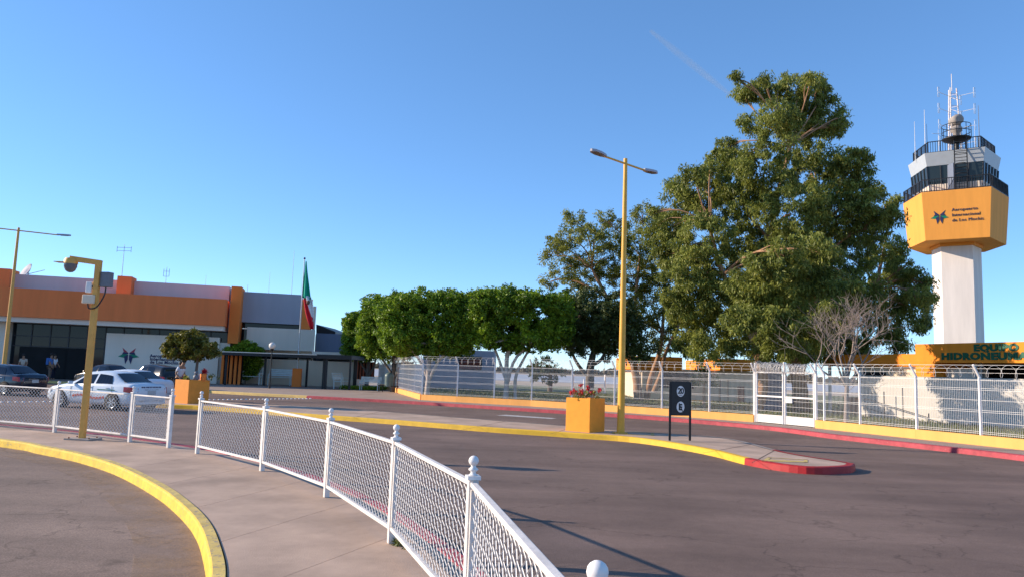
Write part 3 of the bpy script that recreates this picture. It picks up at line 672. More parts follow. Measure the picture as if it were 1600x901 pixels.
# door, ladder up to the roof basket
f0, f1 = Vector((*hx(.80)[1], 0)), Vector((*hx(.80)[2], 0)); fd = (f1 - f0).normalized(); fn = Vector((fd.y, -fd.x, 0))
p = f0.lerp(f1, .40); MB().bar((p.x + fn.x * .1, p.y + fn.y * .1, 17.05), (p.x + fn.x * .2, p.y + fn.y * .2, 19.2), 1.2, .06).build('cab_door', 'slate', tw)
p = f0.lerp(f1, .62) + fn * .75; ld = MB()
for s_ in (-.42, .42): ld.bar((p.x + fd.x * s_, p.y + fd.y * s_, 17.0), (p.x + fd.x * s_, p.y + fd.y * s_, 21.4), .06)
for k in range(16): z = 17.2 + k * .26; ld.bar((p.x - fd.x * .42, p.y - fd.y * .42, z), (p.x + fd.x * .42, p.y + fd.y * .42, z), .04)
for z in (18.2, 19.0, 19.8): 
    pts = [(p + fd * (.42 * math.cos(a)) + fn * (.5 * math.sin(a))) for a in [math.pi * i / 8 for i in range(9)]]; ld.tube([(q.x, q.y, z) for q in pts], .025, 4)
ld.build('ladder', 'black', tw)
q = f0.lerp(f1, .55) + fn * .15; bk = MB(); bk.lathe([(.4, 20.9), (1.0, 21.15), (1.05, 21.25), (.9, 21.25), (.3, 21.1)], (q.x, q.y, 0), 16)
for z in (21.75, 22.3): bk.tube([(q.x + 1.02 * math.cos(a), q.y + 1.02 * math.sin(a), z) for a in [2 * math.pi * i / 20 for i in range(21)]], .03, 4)
for i in range(9): a = 2 * math.pi * i / 9; bk.bar((q.x + 1.02 * math.cos(a), q.y + 1.02 * math.sin(a), 21.2), (q.x + 1.02 * math.cos(a), q.y + 1.02 * math.sin(a), 22.3), .035)
bk.lathe([(.18, 20.36), (.18, 21.0)], (q.x, q.y, 0), 8)
bk.build('beacon_platform', 'black', tw)
be = MB(); be.lathe([(.24, 21.2), (.26, 21.75), (.42, 21.85), (.42, 22.15), (.2, 22.3)], (q.x, q.y, 0), 16); be.lathe([(.2, -.42), (.40, -.40), (.43, 0), (.40, .40), (.2, .42)], (q.x, q.y, 22.75), 18, axis='Y'); be.bar((q.x - .3, q.y, 22.2), (q.x - .3, q.y, 22.8), .12); be.bar((q.x + .3, q.y, 22.2), (q.x + .3, q.y, 22.8), .12)
be.build('rotating_beacon', 'kerb_plain', tw)
# text and logo on the body's front face (the face leans outwards)
B0, B1 = Vector((*hx(.92)[1], 13.15)), Vector((*hx(.92)[2], 13.15)); T0, T1 = Vector((*hx(1)[1], 17)), Vector((*hx(1)[2], 17))
bu = (T1 - T0).normalized(); bw = ((T0 + T1) / 2 - (B0 + B1) / 2).normalized(); bn = bu.cross(bw).normalized()
def face(a, b, k=.01): return B0.lerp(T0, b).lerp(B1.lerp(T1, b), a) + bn * k
logo(tw, face(.245, .47, .004), bu, bw, 1.12, bn, 'navy')
for k, tx in enumerate(('Aeropuerto', 'Internacional', 'de Los Mochis')):
    lettering('body_lettering', tx, .34, 'navy', tw, face(.43, .565 - .107 * k, .016), bu, .0, 1.06, w=bw)
# radio masts on the tower roof
mast = thing('lattice_mast', 'tall white and red three-legged dipole mast on the tower roof', 'antenna', (36.7, 61.4, 20.36))
mx, my = 36.75, 61.2; legs = MB()
for k in range(3):
    a = R_(100 + 120 * k); legs.tube([(mx + .62 * math.cos(a), my + .62 * math.sin(a), 20.36), (mx + .34 * math.cos(a), my + .34 * math.sin(a), 26.8)], .05, 6)
for i in range(11):
    z = 21 + i * .53; rr = .62 - .28 * (z - 20.36) / 7
    for k in range(3):
        a, b = R_(100 + 120 * k), R_(220 + 120 * k); legs.bar((mx + rr * math.cos(a), my + rr * math.sin(a), z), (mx + rr * math.cos(b), my + rr * math.sin(b), z + (.5 if i % 2 else 0)), .03)
legs.tube([(mx, my, 26.6), (mx, my, 28.1)], .03, 5); legs.build('lattice', 'mast', mast)
dip = MB()
for i in range(4):
    z = 26.05 - i * 1.4
    for a_, L_ in ((205, 1.75), (-35, 1.6), (35, 1.5)):
        a = R_(a_); e = Vector((mx + L_ * math.cos(a), my + L_ * math.sin(a), z + .12)); dip.bar((mx + .3 * math.cos(a), my + .3 * math.sin(a), z), e, .03)
        for dz in (.34, -.34): dip.tube([e + Vector((-.06, 0, .04 if dz > 0 else -.04)), e + Vector((-.06, 0, dz * 1.25)), e + Vector((.06, 0, dz * 1.25)), e + Vector((.06, 0, .04 if dz > 0 else -.04))], .019, 5)
dip.build('dipole', 'wire', mast)
for i, (px, pt, k, w_) in enumerate([(1430, 190, 0, .035), (1446, 172, 1, .045), (1449, 194, 1, .035), (1467, 203, 2, .03), (1531, 165, 3, .05), (1524, 200, 3, .025)]):
    b_ = D(px, 240, 60.5 - (1 if i == 4 else 0)); t_ = D(px - 1, pt, b_.y); z0 = 20.3 if i else 20.0
    desc = ['leftmost thin whip at the tower roof corner', 'tall pale whip near the left end of the tower roof', 'short dark whip beside the tall pale one on the tower roof', 'short whip with a crossbar before the tower mast', 'stout dark-tipped whip at the right end of the tower roof', 'small whip just right of the tower mast'][i]
    w = thing('whip_antenna', desc, 'antenna', (b_.x, b_.y, z0), 0, 'whip antennas on the tower roof')
    MB().tube([(b_.x, b_.y, z0), (b_.x, b_.y, (z0 + t_.z) / 2), (b_.x, b_.y, t_.z)], [w_ * .8, w_ * .6, w_ * .35], 6).build('rod', 'grey' if i in (2, 4) else 'wire', w)
    if i == 3: MB().bar((b_.x - .5, b_.y, t_.z - .35), (b_.x + .5, b_.y, t_.z - .35), .03).build('crossbar', 'wire', w)

# ------------------------------------------------------------------ pump house and office behind the fence
EA, EU = Vector((17.5, 37.0, 0)), (Vector((20.4, 29.95, 0)) - Vector((17.5, 37.0, 0))).normalized(); EN = Vector((EU.y, -EU.x, 0))
if EN.x > 0: EN = -EN
def e_s(px, py, off=0.):
    d = sight(px, py); o = EA + EN * off; c = Vector((0, 0, EYE)); t = (o - c).dot(EN) / d.dot(EN); p = c + d * t; return (p - o).dot(EU), p.z
def ebox(mb, s0, s1, z0, z1, off, th, mi=0):
    c = EA + EU * ((s0 + s1) / 2) + EN * (off - th / 2); mb.box((c.x, c.y, (z0 + z1) / 2), (abs(s1 - s0), th, z1 - z0), math.atan2(EU.y, EU.x), mi); return mb
ph = thing('pump_house', 'orange flat-roofed pump house with green EQUIPO HIDRONEUMATICO letters and open dark bay', 'building', (19.5, 33, .13))
sA = e_s(1430, 545)[0]; sB = e_s(1461, 580)[0]; zt = e_s(1500, 535.5)[1]; zo = e_s(1500, 566)[1]
ebox(MB(), sA, 14, zo, zt, 0, 6).build('parapet', 'ochre', ph)
ebox(MB(), sA, sB, .1, zo - .004, 0, 6).build('side_wall', 'ochre', ph)
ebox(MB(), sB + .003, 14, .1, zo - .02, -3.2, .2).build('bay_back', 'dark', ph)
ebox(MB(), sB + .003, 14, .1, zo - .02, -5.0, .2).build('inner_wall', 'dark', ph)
s0 = e_s(1461, 620, .12)[0] ; zl = e_s(1500, 589, .12)[1]
ebox(MB(), e_s(1345, 640, .12)[0], 14, .08, zl, .14, .12).build('front_wall', 'wash', ph)
ebox(MB(), sB + .15, e_s(1506, 580)[0], zl + .003, zo - .25, -.6, .8).build('tank_unit', 'off', ph)
for px in (1512, 1520): s_ = e_s(px, 580)[0]; ebox(MB(), s_ - .05, s_ + .05, zl, zo - .02, -.5, .1).build('bay_pipe', 'steel', ph)
for tx, px, py, sz in (('EQUIPO', 1522, 547.6, .37), ('HIDRONEUMATICO', 1471.5, 560.8, .385)):
    s_, z_ = e_s(px, py); o_ = EA + EU * s_ + EN * .016 + Vector((0, 0, z_)); lettering('parapet_lettering', tx, sz, 'green_letter', ph, o_, EU, .024, 1.1, wide=1.32 if tx == 'EQUIPO' else 1.38)
# lower orange fascia of the neighbouring shed
sh = thing('low_shed', 'low shed with orange fascia and shaded porch behind the bare tree', 'shed', (16, 38, .13))
sC = e_s(1286, 560)[0]; z1, z0 = e_s(1350, 553)[1], e_s(1350, 571)[1]
ebox(MB(), sC, sA - .01, z0, z1, -.02, 5).build('fascia', 'ochre', sh)
ebox(MB(), sC, e_s(1345, 640)[0] - .3, .1, z0 - .004, -3.5, .2).build('back_wall', 'grey_wall', sh)
ebox(MB(), e_s(1345, 640)[0] - .1, sA - .02, .1, z0 - .004, -.3, .2).build('wall', 'cream', sh)
for px in (1292, 1318, 1342): s_ = e_s(px, 600)[0]; ebox(MB(), s_ - .06, s_ + .06, .1, z0 - .005, -.15, .12).build('post', 'white', sh)
s_ = e_s(1305, 600)[0]; ebox(MB(), s_ - .9, s_ + .6, .12, 1.0, -1.5, .5).build('stored_crate', 'brown', sh)
for px in (1352, 1372): s_ = e_s(px, 601)[0]; ebox(MB(), s_ - .8, s_ + .2, 2.0, 2.3, -.28, .05).build('vent_window', 'glass', sh)
# handrail on posts, thin, dark and sloping, by the pump house wall
hr = thing('bars', 'thin dark sloping handrail on posts before the sunlit pump house wall', 'bars', (17.3, 35.2, .13))
def epos(px, py, off): s_, z_ = e_s(px, py, off); o = EA + EU * s_ + EN * off; return Vector((o.x, o.y, z_))
for a, b in (((1352, 622), (1452, 652)), ((1352, 636), (1420, 657))): MB().bar(epos(*a, .6), epos(*b, .6), .035).build('sloping_bar', 'black', hr)
for px, yt in ((1381, 611), (1410, 605), (1352, 620), (1451, 645)): p = epos(px, yt, .6); MB().bar((p.x, p.y, .12), p, .035).build('post', 'black', hr)

of = thing('office_building', 'low cream office with orange fascia and dark window band behind trees and road sign', 'building', (13, 52, .14))
ybox(MB(), 1003, 1182, 577, 630, 52, 9, z0=.1).build('wall', 'cream', of)
ybox(MB(), 996, 1066, 556.5, 577, 51, 10.2).build('fascia', 'ochre', of)
ybox(MB(), 1125, 1184, 560.5, 578.5, 51.4, 10).build('fascia', 'ochre', of)
ybox(MB(), 1030, 1084, 580, 605.5, 51.96, .1).build('window', 'glass', of)
for px in (1125, 1137): ybox(MB(), px, px + 1.2, 592, 629, 51.95, .08).build('door_frame', 'mull', of)
ybox(MB(), 1153, 1163, 603, 628, 51.93, .1).build('door', 'brown', of)
ybox(MB(), 1079, 1160, 625.5, 633, 51.3, .4, z0=.1).build('plinth', 'amber_wall', of)
kiosk = thing('guard_hut', 'grey-blue hut with white corner post seen through the left gate leaf', 'hut', (13.6, 40, .13))
p = G(1210, 642, .14)
MB().box((p.x, p.y + .8, 1.35), (1.15, 1.5, 2.42), R_(-15)).build('wall', 'slate', kiosk); MB().box((p.x, p.y + .8, 2.62), (1.5, 1.9, .1), R_(-15)).build('roof', 'grey_wall', kiosk); MB().bar((p.x - .72, p.y, .13), (p.x - .72, p.y, 2.56), .12).build('post', 'white', kiosk)
for i, (px, yt, yb, Y) in enumerate([(895, 583, 612, 60), (912.5, 592, 600, 70), (945, 585, 612, 62), (1152, 580, 640, 40)]):
    p = D(px, yb, Y); q = D(px, yt, Y); 
    if i == 3: continue
    tag(MB().tube([(p.x, p.y, .1), (p.x, p.y, q.z), (p.x, p.y, q.z + .02)], [.08, .08, .05], 8).build('marker_post', 'white'), ['white marker post on the lawn behind the red flowers', 'short far white marker post behind the dark tree trunk', 'white marker post on the lawn right of the flower planter'][i], 'post', 'white marker posts on the lawn')

# ------------------------------------------------------------------ trees
def leaf_cards(centers, radii, n_each, ln, wd, seed, droop=0., flat=1., shell=.55):
    """leaf blades spread round many small twig clumps"""
    rg = np.random.default_rng(seed); C = np.repeat(np.asarray(centers), n_each, axis=0); Rr = np.repeat(np.asarray(radii), n_each)
    k = len(C); d = rg.normal(size=(k, 3)); d /= np.linalg.norm(d, axis=1)[:, None]
    r = Rr * (shell + (1 - shell) * rg.random(k)) * rg.random(k) ** .35
    off = d * r[:, None]; off[:, 2] *= flat; P = C + off
    ax = rg.normal(size=(k, 3)) + d * .8; ax[:, 2] -= droop; ax /= np.linalg.norm(ax, axis=1)[:, None]
    sd_ = np.cross(ax, rg.normal(size=(k, 3)) + d * .0); sd_ /= np.linalg.norm(sd_, axis=1)[:, None] + 1e-9
    L = (ln * (.65 + .7 * rg.random(k)))[:, None]; Wd = (wd * (.65 + .7 * rg.random(k)))[:, None]
    V = np.stack([P - ax * L * .5, P + sd_ * Wd * .5 - ax * L * .08, P + ax * L * .5, P - sd_ * Wd * .5 - ax * L * .08], axis=1)
    return V
def twig_clumps(blobs, seed, density, sub):
    """blobs: (centre, radius) -> many small clump centres near the blob surface"""
    rg = np.random.default_rng(seed); out = []; rad = []
    for c, r in blobs:
        n = max(4, int(density * r * r)); d = rg.normal(size=(n, 3)); d /= np.linalg.norm(d, axis=1)[:, None]
        rr = r * (.35 + .68 * rg.random(n) ** .6)
        out.append(np.array(c) + d * rr[:, None] * np.array([1, 1, .92])); rad.append(sub * (.6 + .8 * rg.random(n)))
    return np.concatenate(out), np.concatenate(rad)
def limb(mb, a, b, ra, rb, rnd, sag=.0, n=7):
    a, b = Vector(a), Vector(b); L = (b - a).length; pts = []
    o1 = Vector((rnd.uniform(-1, 1), rnd.uniform(-1, 1), rnd.uniform(-.5, .5))) * L * .10
    for i in range(n + 1):
        t = i / n; p = a.lerp(b, t) + o1 * math.sin(math.pi * t) + Vector((0, 0, L * .12 * math.sin(math.pi * t))); pts.append(p)
    mb.tube(pts, [ra + (rb - ra) * i / n for i in range(n + 1)], 7, caps=False); return pts
def make_tree(name, label, base, forks, blobs, leafm, barkm, seed, density=9, sub=.5, n_each=26, ln=.3, wd=.09, droop=.6, tr=.35, group=None, flat=.85, limbs=True, minr=.03, cat='tree', hang=None):
    """forks: list of trunk polylines [(point, radius), ...]; blobs hang from limbs of the nearest fork top"""
    rnd = random.Random(seed); root = thing(name, label, cat, base, 0, group)
    mb = MB(); tips = []
    for fk_ in forks:
        P = smooth_path([p for p, r in fk_], 4); k = len(P); rs = []
        for i in range(k):
            t = i / (k - 1) * (len(fk_) - 1); j = min(int(t), len(fk_) - 2); rs.append(fk_[j][1] + (fk_[j + 1][1] - fk_[j][1]) * (t - j))
        mb.tube(P, rs, 10); tips += [(P[-1], rs[-1]), (P[int(k * .72)], rs[int(k * .72)])]
    if limbs:
        for c, r in blobs:
            c = Vector(c)
            if hang is not None and c.z > hang: continue
            t = min(tips, key=lambda q: (q[0] - c).length + (4.5 if q[0].z > c.z + .3 else 0)) 
            if c.z < t[0].z - .6: continue
            pts = limb(mb, t[0], c, min(t[1] * .55, .035 + .022 * (c - t[0]).length), minr, rnd)
            for q in range(3):
                e = c + Vector((rnd.uniform(-1, 1), rnd.uniform(-1, 1), rnd.uniform(-.4, .6))) * r * .5; limb(mb, pts[4 + q % 3], e, minr, .01, rnd, n=4)
    mb.build('trunk', barkm, root)
    C, Rr = twig_clumps([(tuple(c), r) for c, r in blobs], seed, density, sub)
    fast_mesh('crown', leaf_cards(C, Rr, n_each, ln, wd, seed + 1, droop, flat), 4, [leafm], root)
    return root
def blobs_px(lst, Y, spread, seed):
    rnd = random.Random(seed); out = []
    for px, py, rp in lst:
        y = Y + rnd.uniform(-spread, spread); p = D(px, py, y); out.append((p, rp * y / FOC))
    return out
# great eucalyptus
EY = 39.5
eb = [(1176, 142, 24), (1160, 150, 15), (1250, 152, 40), (1283, 150, 22), (1210, 150, 24), (1288, 190, 34), (1215, 196, 40), (1178, 192, 22), (1252, 200, 42), (1305, 200, 16),
      (1140, 252, 34), (1195, 262, 46), (1265, 270, 52), (1328, 262, 34), (1102, 300, 40), (1160, 320, 52), (1235, 335, 56), (1310, 330, 48), (1345, 285, 24),
      (1070, 330, 34), (1040, 360, 34), (1100, 380, 50), (1170, 400, 52), (1245, 410, 56), (1318, 400, 50), (1362, 355, 36), (1392, 335, 18), (1385, 395, 30),
      (1075, 440, 44), (1130, 460, 48), (1200, 470, 52), (1275, 475, 54), (1345, 465, 44), (1395, 445, 34), (1432, 440, 24), (1425, 480, 28), (1440, 500, 18), (1385, 500, 36),
      (1100, 510, 34), (1150, 525, 34), (1210, 535, 38), (1265, 530, 40), (1330, 525, 40), (1185, 552, 18), (1145, 545, 18), (1095, 545, 24), (1400, 535, 22), (1225, 505, 36), (1240, 470, 40), (1190, 500, 34), (1255, 440, 40), (1300, 500, 34), (1165, 470, 36), (1280, 545, 22), (1120, 555, 14), (1340, 545, 22), (1075, 535, 22)]
eb += [(1342, 250, 20), (1136, 232, 20), (1348, 322, 28), (1372, 305, 16), (1060, 300, 24), (1084, 276, 22), (1050, 400, 30), (1060, 480, 32), (1410, 420, 22), (1440, 465, 20),
       (1150, 125, 9), (1195, 128, 10), (1230, 126, 12), (1268, 122, 12), (1316, 185, 9), (1385, 320, 10), (1402, 318, 8), (1018, 335, 10), (1110, 262, 12), (1448, 448, 10), (1454, 470, 9)]
ef = [(1180, 470, 32), (1225, 505, 32), (1242, 465, 36), (1192, 505, 30), (1258, 436, 36), (1300, 495, 32), (1165, 455, 34), (1210, 535, 30), (1262, 525, 32), (1290, 440, 32), (1225, 400, 36), (1195, 425, 34), (1285, 395, 30), (1240, 545, 20), (1320, 455, 26), (1150, 500, 24)]  # near crown lobes, placed forward to throw shade on the pump house wall
base = D(1252, 643, EY); base.z = .14
j1 = D(1215, 520, EY - .3); j2 = D(1262, 480, EY + .4)
forks = [[(base, .44), (D(1249, 600, EY), .38), (D(1238, 555, EY), .33), (D(1226, 500, EY + .5), .30), (D(1205, 420, EY), .20), (D(1210, 330, EY), .13), (D(1235, 230, EY), .07)],
         [(D(1246, 590, EY), .32), (D(1262, 520, EY - .8), .26), (D(1275, 440, EY - 1), .17), (D(1290, 350, EY - .5), .09)],
         [(D(1180, 650, EY - 1.5), .30), (D(1192, 590, EY - 1.5), .26), (D(1168, 500, EY - 2), .2), (D(1130, 430, EY - 2), .13), (D(1110, 360, EY - 2), .07)],
         [(D(1240, 570, EY), .25), (D(1310, 500, EY + 1), .17), (D(1370, 450, EY + 1), .09)]]
make_tree('eucalyptus_tree', 'huge spreading eucalyptus with pale trunks towering behind the gate', base, forks, blobs_px(eb, EY, 2.8, 5) + blobs_px(ef, 32.6, 1.0, 15), 'euc', 'bark', 11, density=29, sub=.43, n_each=112, ln=.205, wd=.058, droop=1.5)
# feathery tree left of it
LY = 48.0
lbs = [(868, 384, 20), (852, 402, 12), (900, 345, 20), (888, 372, 22), (925, 372, 28), (945, 345, 18), (880, 420, 24), (915, 420, 30), (950, 405, 32), (1003, 335, 18), (1000, 380, 34), (985, 430, 40), (1035, 350, 28), (1040, 420, 38), (1020, 470, 40), (1065, 480, 36), (1075, 420, 28), (1040, 525, 34), (1085, 530, 26), (990, 500, 38), (900, 450, 20), (970, 360, 18), (860, 440, 14)]
base = D(998, 622, LY); base.z = .14
forks = [[(base, .30), (D(990, 570, LY), .24), (D(955, 480, LY), .16), (D(925, 420, LY), .08)], [(D(1010, 622, LY), .22), (D(1017, 590, LY - .4), .17), (D(1032, 540, LY - .4), .13), (D(1040, 450, LY), .07)], [(D(1022, 612, LY - 1), .18), (D(1034, 580, LY - 1), .14), (D(1042, 545, LY - 1), .1), (D(1075, 480, LY - 1), .06)], [(D(991, 575, LY), .18), (D(990, 500, LY), .12), (D(1000, 400, LY), .06)]]
make_tree('feathery_tree', 'loose feathery tree with several pale forked trunks behind the yellow lamp post', base, forks, blobs_px(lbs, LY, 2.2, 6), 'euc2', 'bark', 21, density=28, sub=.42, n_each=66, ln=.19, wd=.062, droop=.6)
# dark unclipped tree
DY = 44.0
dbs = [(905, 490, 30), (932, 505, 34), (888, 520, 26), (955, 520, 32), (915, 535, 24), (962, 480, 30), (880, 495, 22), (945, 545, 20), (898, 545, 14), (985, 520, 26), (985, 555, 16), (1010, 545, 20), (905, 470, 26), (930, 478, 32), (955, 500, 34), (878, 512, 26), (915, 512, 34), (940, 528, 30), (975, 500, 30), (900, 535, 20), (892, 478, 24), (980, 535, 24)]
base = D(921, 622, DY); base.z = .14
forks = [[(base, .28), (D(922, 580, DY), .25), (D(925, 560, DY), .2), (D(935, 520, DY), .1)], [(D(915, 585, DY), .12), (D(898, 560, DY), .09), (D(888, 530, DY), .06)], [(D(924, 570, DY), .14), (D(940, 560, DY), .1), (D(950, 535, DY), .06)]]
make_tree('dark_leafy_tree', 'dark green leafy tree with grey forked trunk behind the flower planter', base, forks, blobs_px(dbs, DY, 1.3, 7), 'ficus_dark', 'bark_dark', 31, density=40, sub=.36, n_each=40, ln=.19, wd=.085, droop=.4)
wd_ = thing('weed', 'small green weed growing at the foot of a railing post', 'plant', (-.93, 6.97, .13))
fast_mesh('leaves', leaf_cards(np.array([[-.93, 6.97, .16], [-.86, 6.9, .15], [-.97, 7.02, .15]]), np.full(3, .05), 40, .075, .014, 19, -1.2), 4, ['grassm'], wd_)
# clipped ficus row
def box_crown_blobs(cx, y, z0, z1, hx_, hy_, seed, r=.62):
    rnd = random.Random(seed); out = []; hz = (z1 - z0) / 2; zc = (z0 + z1) / 2
    n = int(20 + 30 * hx_ * hz / 3)
    while len(out) < n * 3:
        u = Vector([rnd.uniform(-1, 1) for _ in range(3)]); k = (abs(u.x) ** 4 + abs(u.y) ** 4 + abs(u.z) ** 4) ** .25
        if k < .05: continue
        u = u / k * rnd.uniform(.72, .92); out.append((Vector((cx + u.x * (hx_ - .2), y + u.y * (hy_ - .2), zc + u.z * (hz - .15))), r * rnd.uniform(.55, 1.0)))
    for q in range(22): out.append((Vector((cx + rnd.uniform(-.75, .75) * hx_, y + rnd.uniform(-.5, .5) * hy_, zc + rnd.uniform(-.45, .5) * hz)), r * 1.1))
    return out
rowt = [(572, 57, 485, 563, 36, 'farthest clipped round-topped tree, at the left end of the row'), (612, 50, 458, 564, 52, 'second clipped tree from the left end, over the fence corner'), (672, 42.5, 456, 557, 86, 'wide clipped flat-topped tree with whitewashed forked trunk at the fence corner'), (808, 41.5, 451, 548, 92, 'widest clipped flat-topped tree with twin whitewashed trunks, next to the dark tree')]
for i, (px, Y, yt, yb, hw, lab) in enumerate(rowt):
    zt_, zb_ = D(px, yt, Y).z, D(px, yb, Y).z; cx = D(px, (yt + yb) / 2, Y).x; h_ = hw * Y / FOC
    tx = {2: 667, 3: 790}.get(i, px); base = D(tx, 614, Y); base.z = .14; base.y = Y
    zf = zb_ - .1
    forks = [[(base, .17), (base + Vector((.04, 0, 1.0)), .14), (Vector((base.x + .05, Y, zf)), .12), (Vector((cx + .3, Y, zf + 1.2)), .07)],
             [(base + Vector((.03, 0, .75)), .10), (Vector((base.x + .55, Y - .2, zf - .2)), .08), (Vector((cx + h_ * .5, Y - .3, zf + 1.0)), .05)],
             [(base + Vector((.0, 0, 1.1)), .09), (Vector((base.x - .6, Y + .2, zf)), .07), (Vector((cx - h_ * .5, Y + .3, zf + 1.0)), .05)]]
    if i == 3: forks.append([(base + Vector((.55, .2, 0)), .11), (base + Vector((.55, .2, 1.4)), .09), (Vector((base.x + 1.3, Y, zf + .4)), .06)])
    make_tree('clipped_tree', lab, base, forks, box_crown_blobs(cx, Y, zb_, zt_, h_, min(h_, 2.2), 50 + i), 'ficus', 'bark_white' if i > 1 else 'bark_dark', 60 + i, density=44, sub=.26, n_each=32, ln=.155, wd=.08, droop=.3, group='clipped ficus trees along the fence', minr=.02, hang=zb_ + .9)
# small round tree in the forecourt under the canopy and the one in the planter
base = D(383, 597, 55.6); base.z = .13
make_tree('shrub_tree', 'small round green tree poking above the black canopy', base, [[(base, .06), (base + Vector((0, 0, 1.2)), .05), (base + Vector((0, 0, 2.2)), .04)]], blobs_px([(362, 548, 11), (373, 544, 13), (386, 543, 13), (398, 546, 11), (404, 551, 9), (383, 552, 16), (370, 556, 12), (398, 558, 12), (385, 566, 14), (395, 576, 11), (388, 584, 8), (402, 566, 9)], 55.6, .3, 8), 'ficus', 'bark_dark', 71, density=150, sub=.2, n_each=34, ln=.15, wd=.09, droop=.3, minr=.012)
PB = Vector((-12.02, 28.75, .13))
tb = PB + Vector((.05, .1, .85))
make_tree('round_tree', 'small olive-green umbrella-shaped tree growing from the left orange planter', tb, [[(tb - Vector((0, 0, .1)), .06), (tb + Vector((.02, 0, .55)), .05), (tb + Vector((.05, 0, 1.0)), .05)]], blobs_px([(264, 538, 12), (278, 530, 14), (297, 527, 15), (315, 531, 14), (328, 541, 12), (266, 549, 11), (283, 546, 15), (303, 546, 16), (322, 551, 11), (257, 543, 7), (336, 549, 8), (290, 536, 14), (308, 538, 14), (293, 552, 10), (312, 554, 9), (276, 553, 8)], 28.9, .5, 9), 'acacia', 'bark_dark', 81, density=190, sub=.15, n_each=34, ln=.13, wd=.065, droop=.2, flat=.75, minr=.01)
# young tree behind the sign and bushy tree beyond the lawn
base = D(1100, 633, 44); base.z = .14
make_tree('young_tree', 'slim young tree on the lawn in front of the cream office', base, [[(base, .10), (base + Vector((0, 0, 1.0)), .08), (base + Vector((.02, 0, 2.0)), .05)]], blobs_px([(1100, 585, 14), (1090, 590, 9), (1111, 588, 10), (1100, 572, 12), (1086, 598, 5), (1114, 600, 5)], 44, .5, 12), 'euc2', 'bark', 91, density=30, sub=.26, n_each=18, ln=.24, wd=.07, droop=.8)
base = D(859, 620, 62); base.z = .14
make_tree('bushy_tree', 'low spiky dark bushy tree beyond the lawn, left of the flower planter', base, [[(base, .22), (base + Vector((0, 0, .8)), .2), (base + Vector((.02, 0, 1.6)), .12)]], blobs_px([(838, 573, 13), (852, 568, 13), (866, 574, 12), (875, 583, 9), (845, 586, 14), (862, 588, 12), (835, 588, 10)], 62, .8, 13), 'ficus_dark', 'bark_dark', 95, density=26, sub=.3, n_each=22, ln=.4, wd=.07, droop=-.8)
base = D(1000, 575, 47); base.z = .14
make_tree('light_shrub', 'bright green bushy sapling in front of the pale forked trunks', D(1000, 622, 46.5), [[(D(1000, 622, 46.5), .05), (D(1001, 590, 46.5), .04), (D(1001, 565, 46.5), .03)]], blobs_px([(1000, 548, 10), (1006, 556, 9), (995, 560, 8)], 46.5, .3, 14), 'ficus', 'bark_dark', 97, density=40, sub=.22, n_each=18, ln=.16, wd=.09)
# bare tree by the fence
BY = 29.6
bt = thing('bare_tree', 'leafless grey-brown tree with fine spreading twigs behind the fence', 'tree', D(1322, 650, BY))
rnd = random.Random(3); mb = MB(); tw_ = MB()
def grow(p, d, L, r, lev):
    n = 4; pts = [p]; q = p.copy(); dd = d.copy()
    for i in range(n):
        dd = (dd + Vector((rnd.gauss(0, .13), rnd.gauss(0, .13), rnd.gauss(.03, .1)))).normalized(); q = q + dd * L / n; pts.append(q.copy())
    mb.tube(pts, [r * (1 - .45 * i / n) for i in range(n + 1)], 6 if lev < 2 else 4, caps=False)
    if lev >= 5 or L < .2: return
    kids = 4 if lev == 0 else 3
    for k in range(kids):
        t = .45 + .55 * (k + 1) / kids; b = pts[min(n, max(1, round(t * n)))]
        ax = Vector((rnd.gauss(0, 1), rnd.gauss(0, 1), rnd.gauss(0, .35))); nd = (dd * .75 + ax.normalized() * .72 + Vector((0, 0, .05))).normalized(); grow(b, nd, L * rnd.uniform(.6, .8), r * .56, lev + 1)
p0 = D(1322, 650, BY); p0.z = .14
for dv, L in (((.02, 0, 1), 1.6), ):
    mb.tube([p0, p0 + Vector((.02, 0, .9)), p0 + Vector((.05, 0, 1.5))], [.10, .085, .08], 8)
top_ = p0 + Vector((.05, 0, 1.45))
for ax in ((-.75, .2, .65), (-.35, -.3, .9), (.15, .1, 1), (.55, -.1, .8), (.8, .3, .6), (-.1, .4, .9), (-.55, -.1, .85)): grow(top_, Vector(ax).normalized(), rnd.uniform(1.45, 1.8), .05, 1)
mb.build('trunk', 'bare', bt)
# distant scrub along the airfield horizon
rg = np.random.default_rng(4); n = 9000; ang = rg.uniform(R_(-32), R_(40), n); dist = rg.uniform(900, 1100, n); hgt = 9 * rg.random(n) ** .7 * (.45 + .55 * np.abs(np.sin(ang * 37) * np.cos(ang * 91)))
Cc = np.stack([np.sin(ang) * dist, np.cos(ang) * dist, hgt], axis=1)
struct(fast_mesh('distant_scrub', leaf_cards(Cc, np.full(n, 1.5), 2, 6, 3.5, 5, 0), 4, ['far_leaf']), 'stuff')
# lawn blades
rg = np.random.default_rng(6); n = 60000; xs = rg.uniform(-6, 24, n); ys = rg.uniform(20, 62, n)
fy = np.interp(xs, [-7, -4.43, 1.1, 6.45, 9.4, 11.2, 13.3, 15], [60, 39.2, 36.4, 32.2, 29.4, 26.6, 22.5, 19]); keep = ys > fy + .25
Cc = np.stack([xs, ys, np.full(n, .19)], axis=1)[keep]; V = leaf_cards(Cc, np.full(len(Cc), .05), 1, .16, .03, 7, -1.6); struct(fast_mesh('lawn_grass', V, 4, ['grassm']), 'stuff')

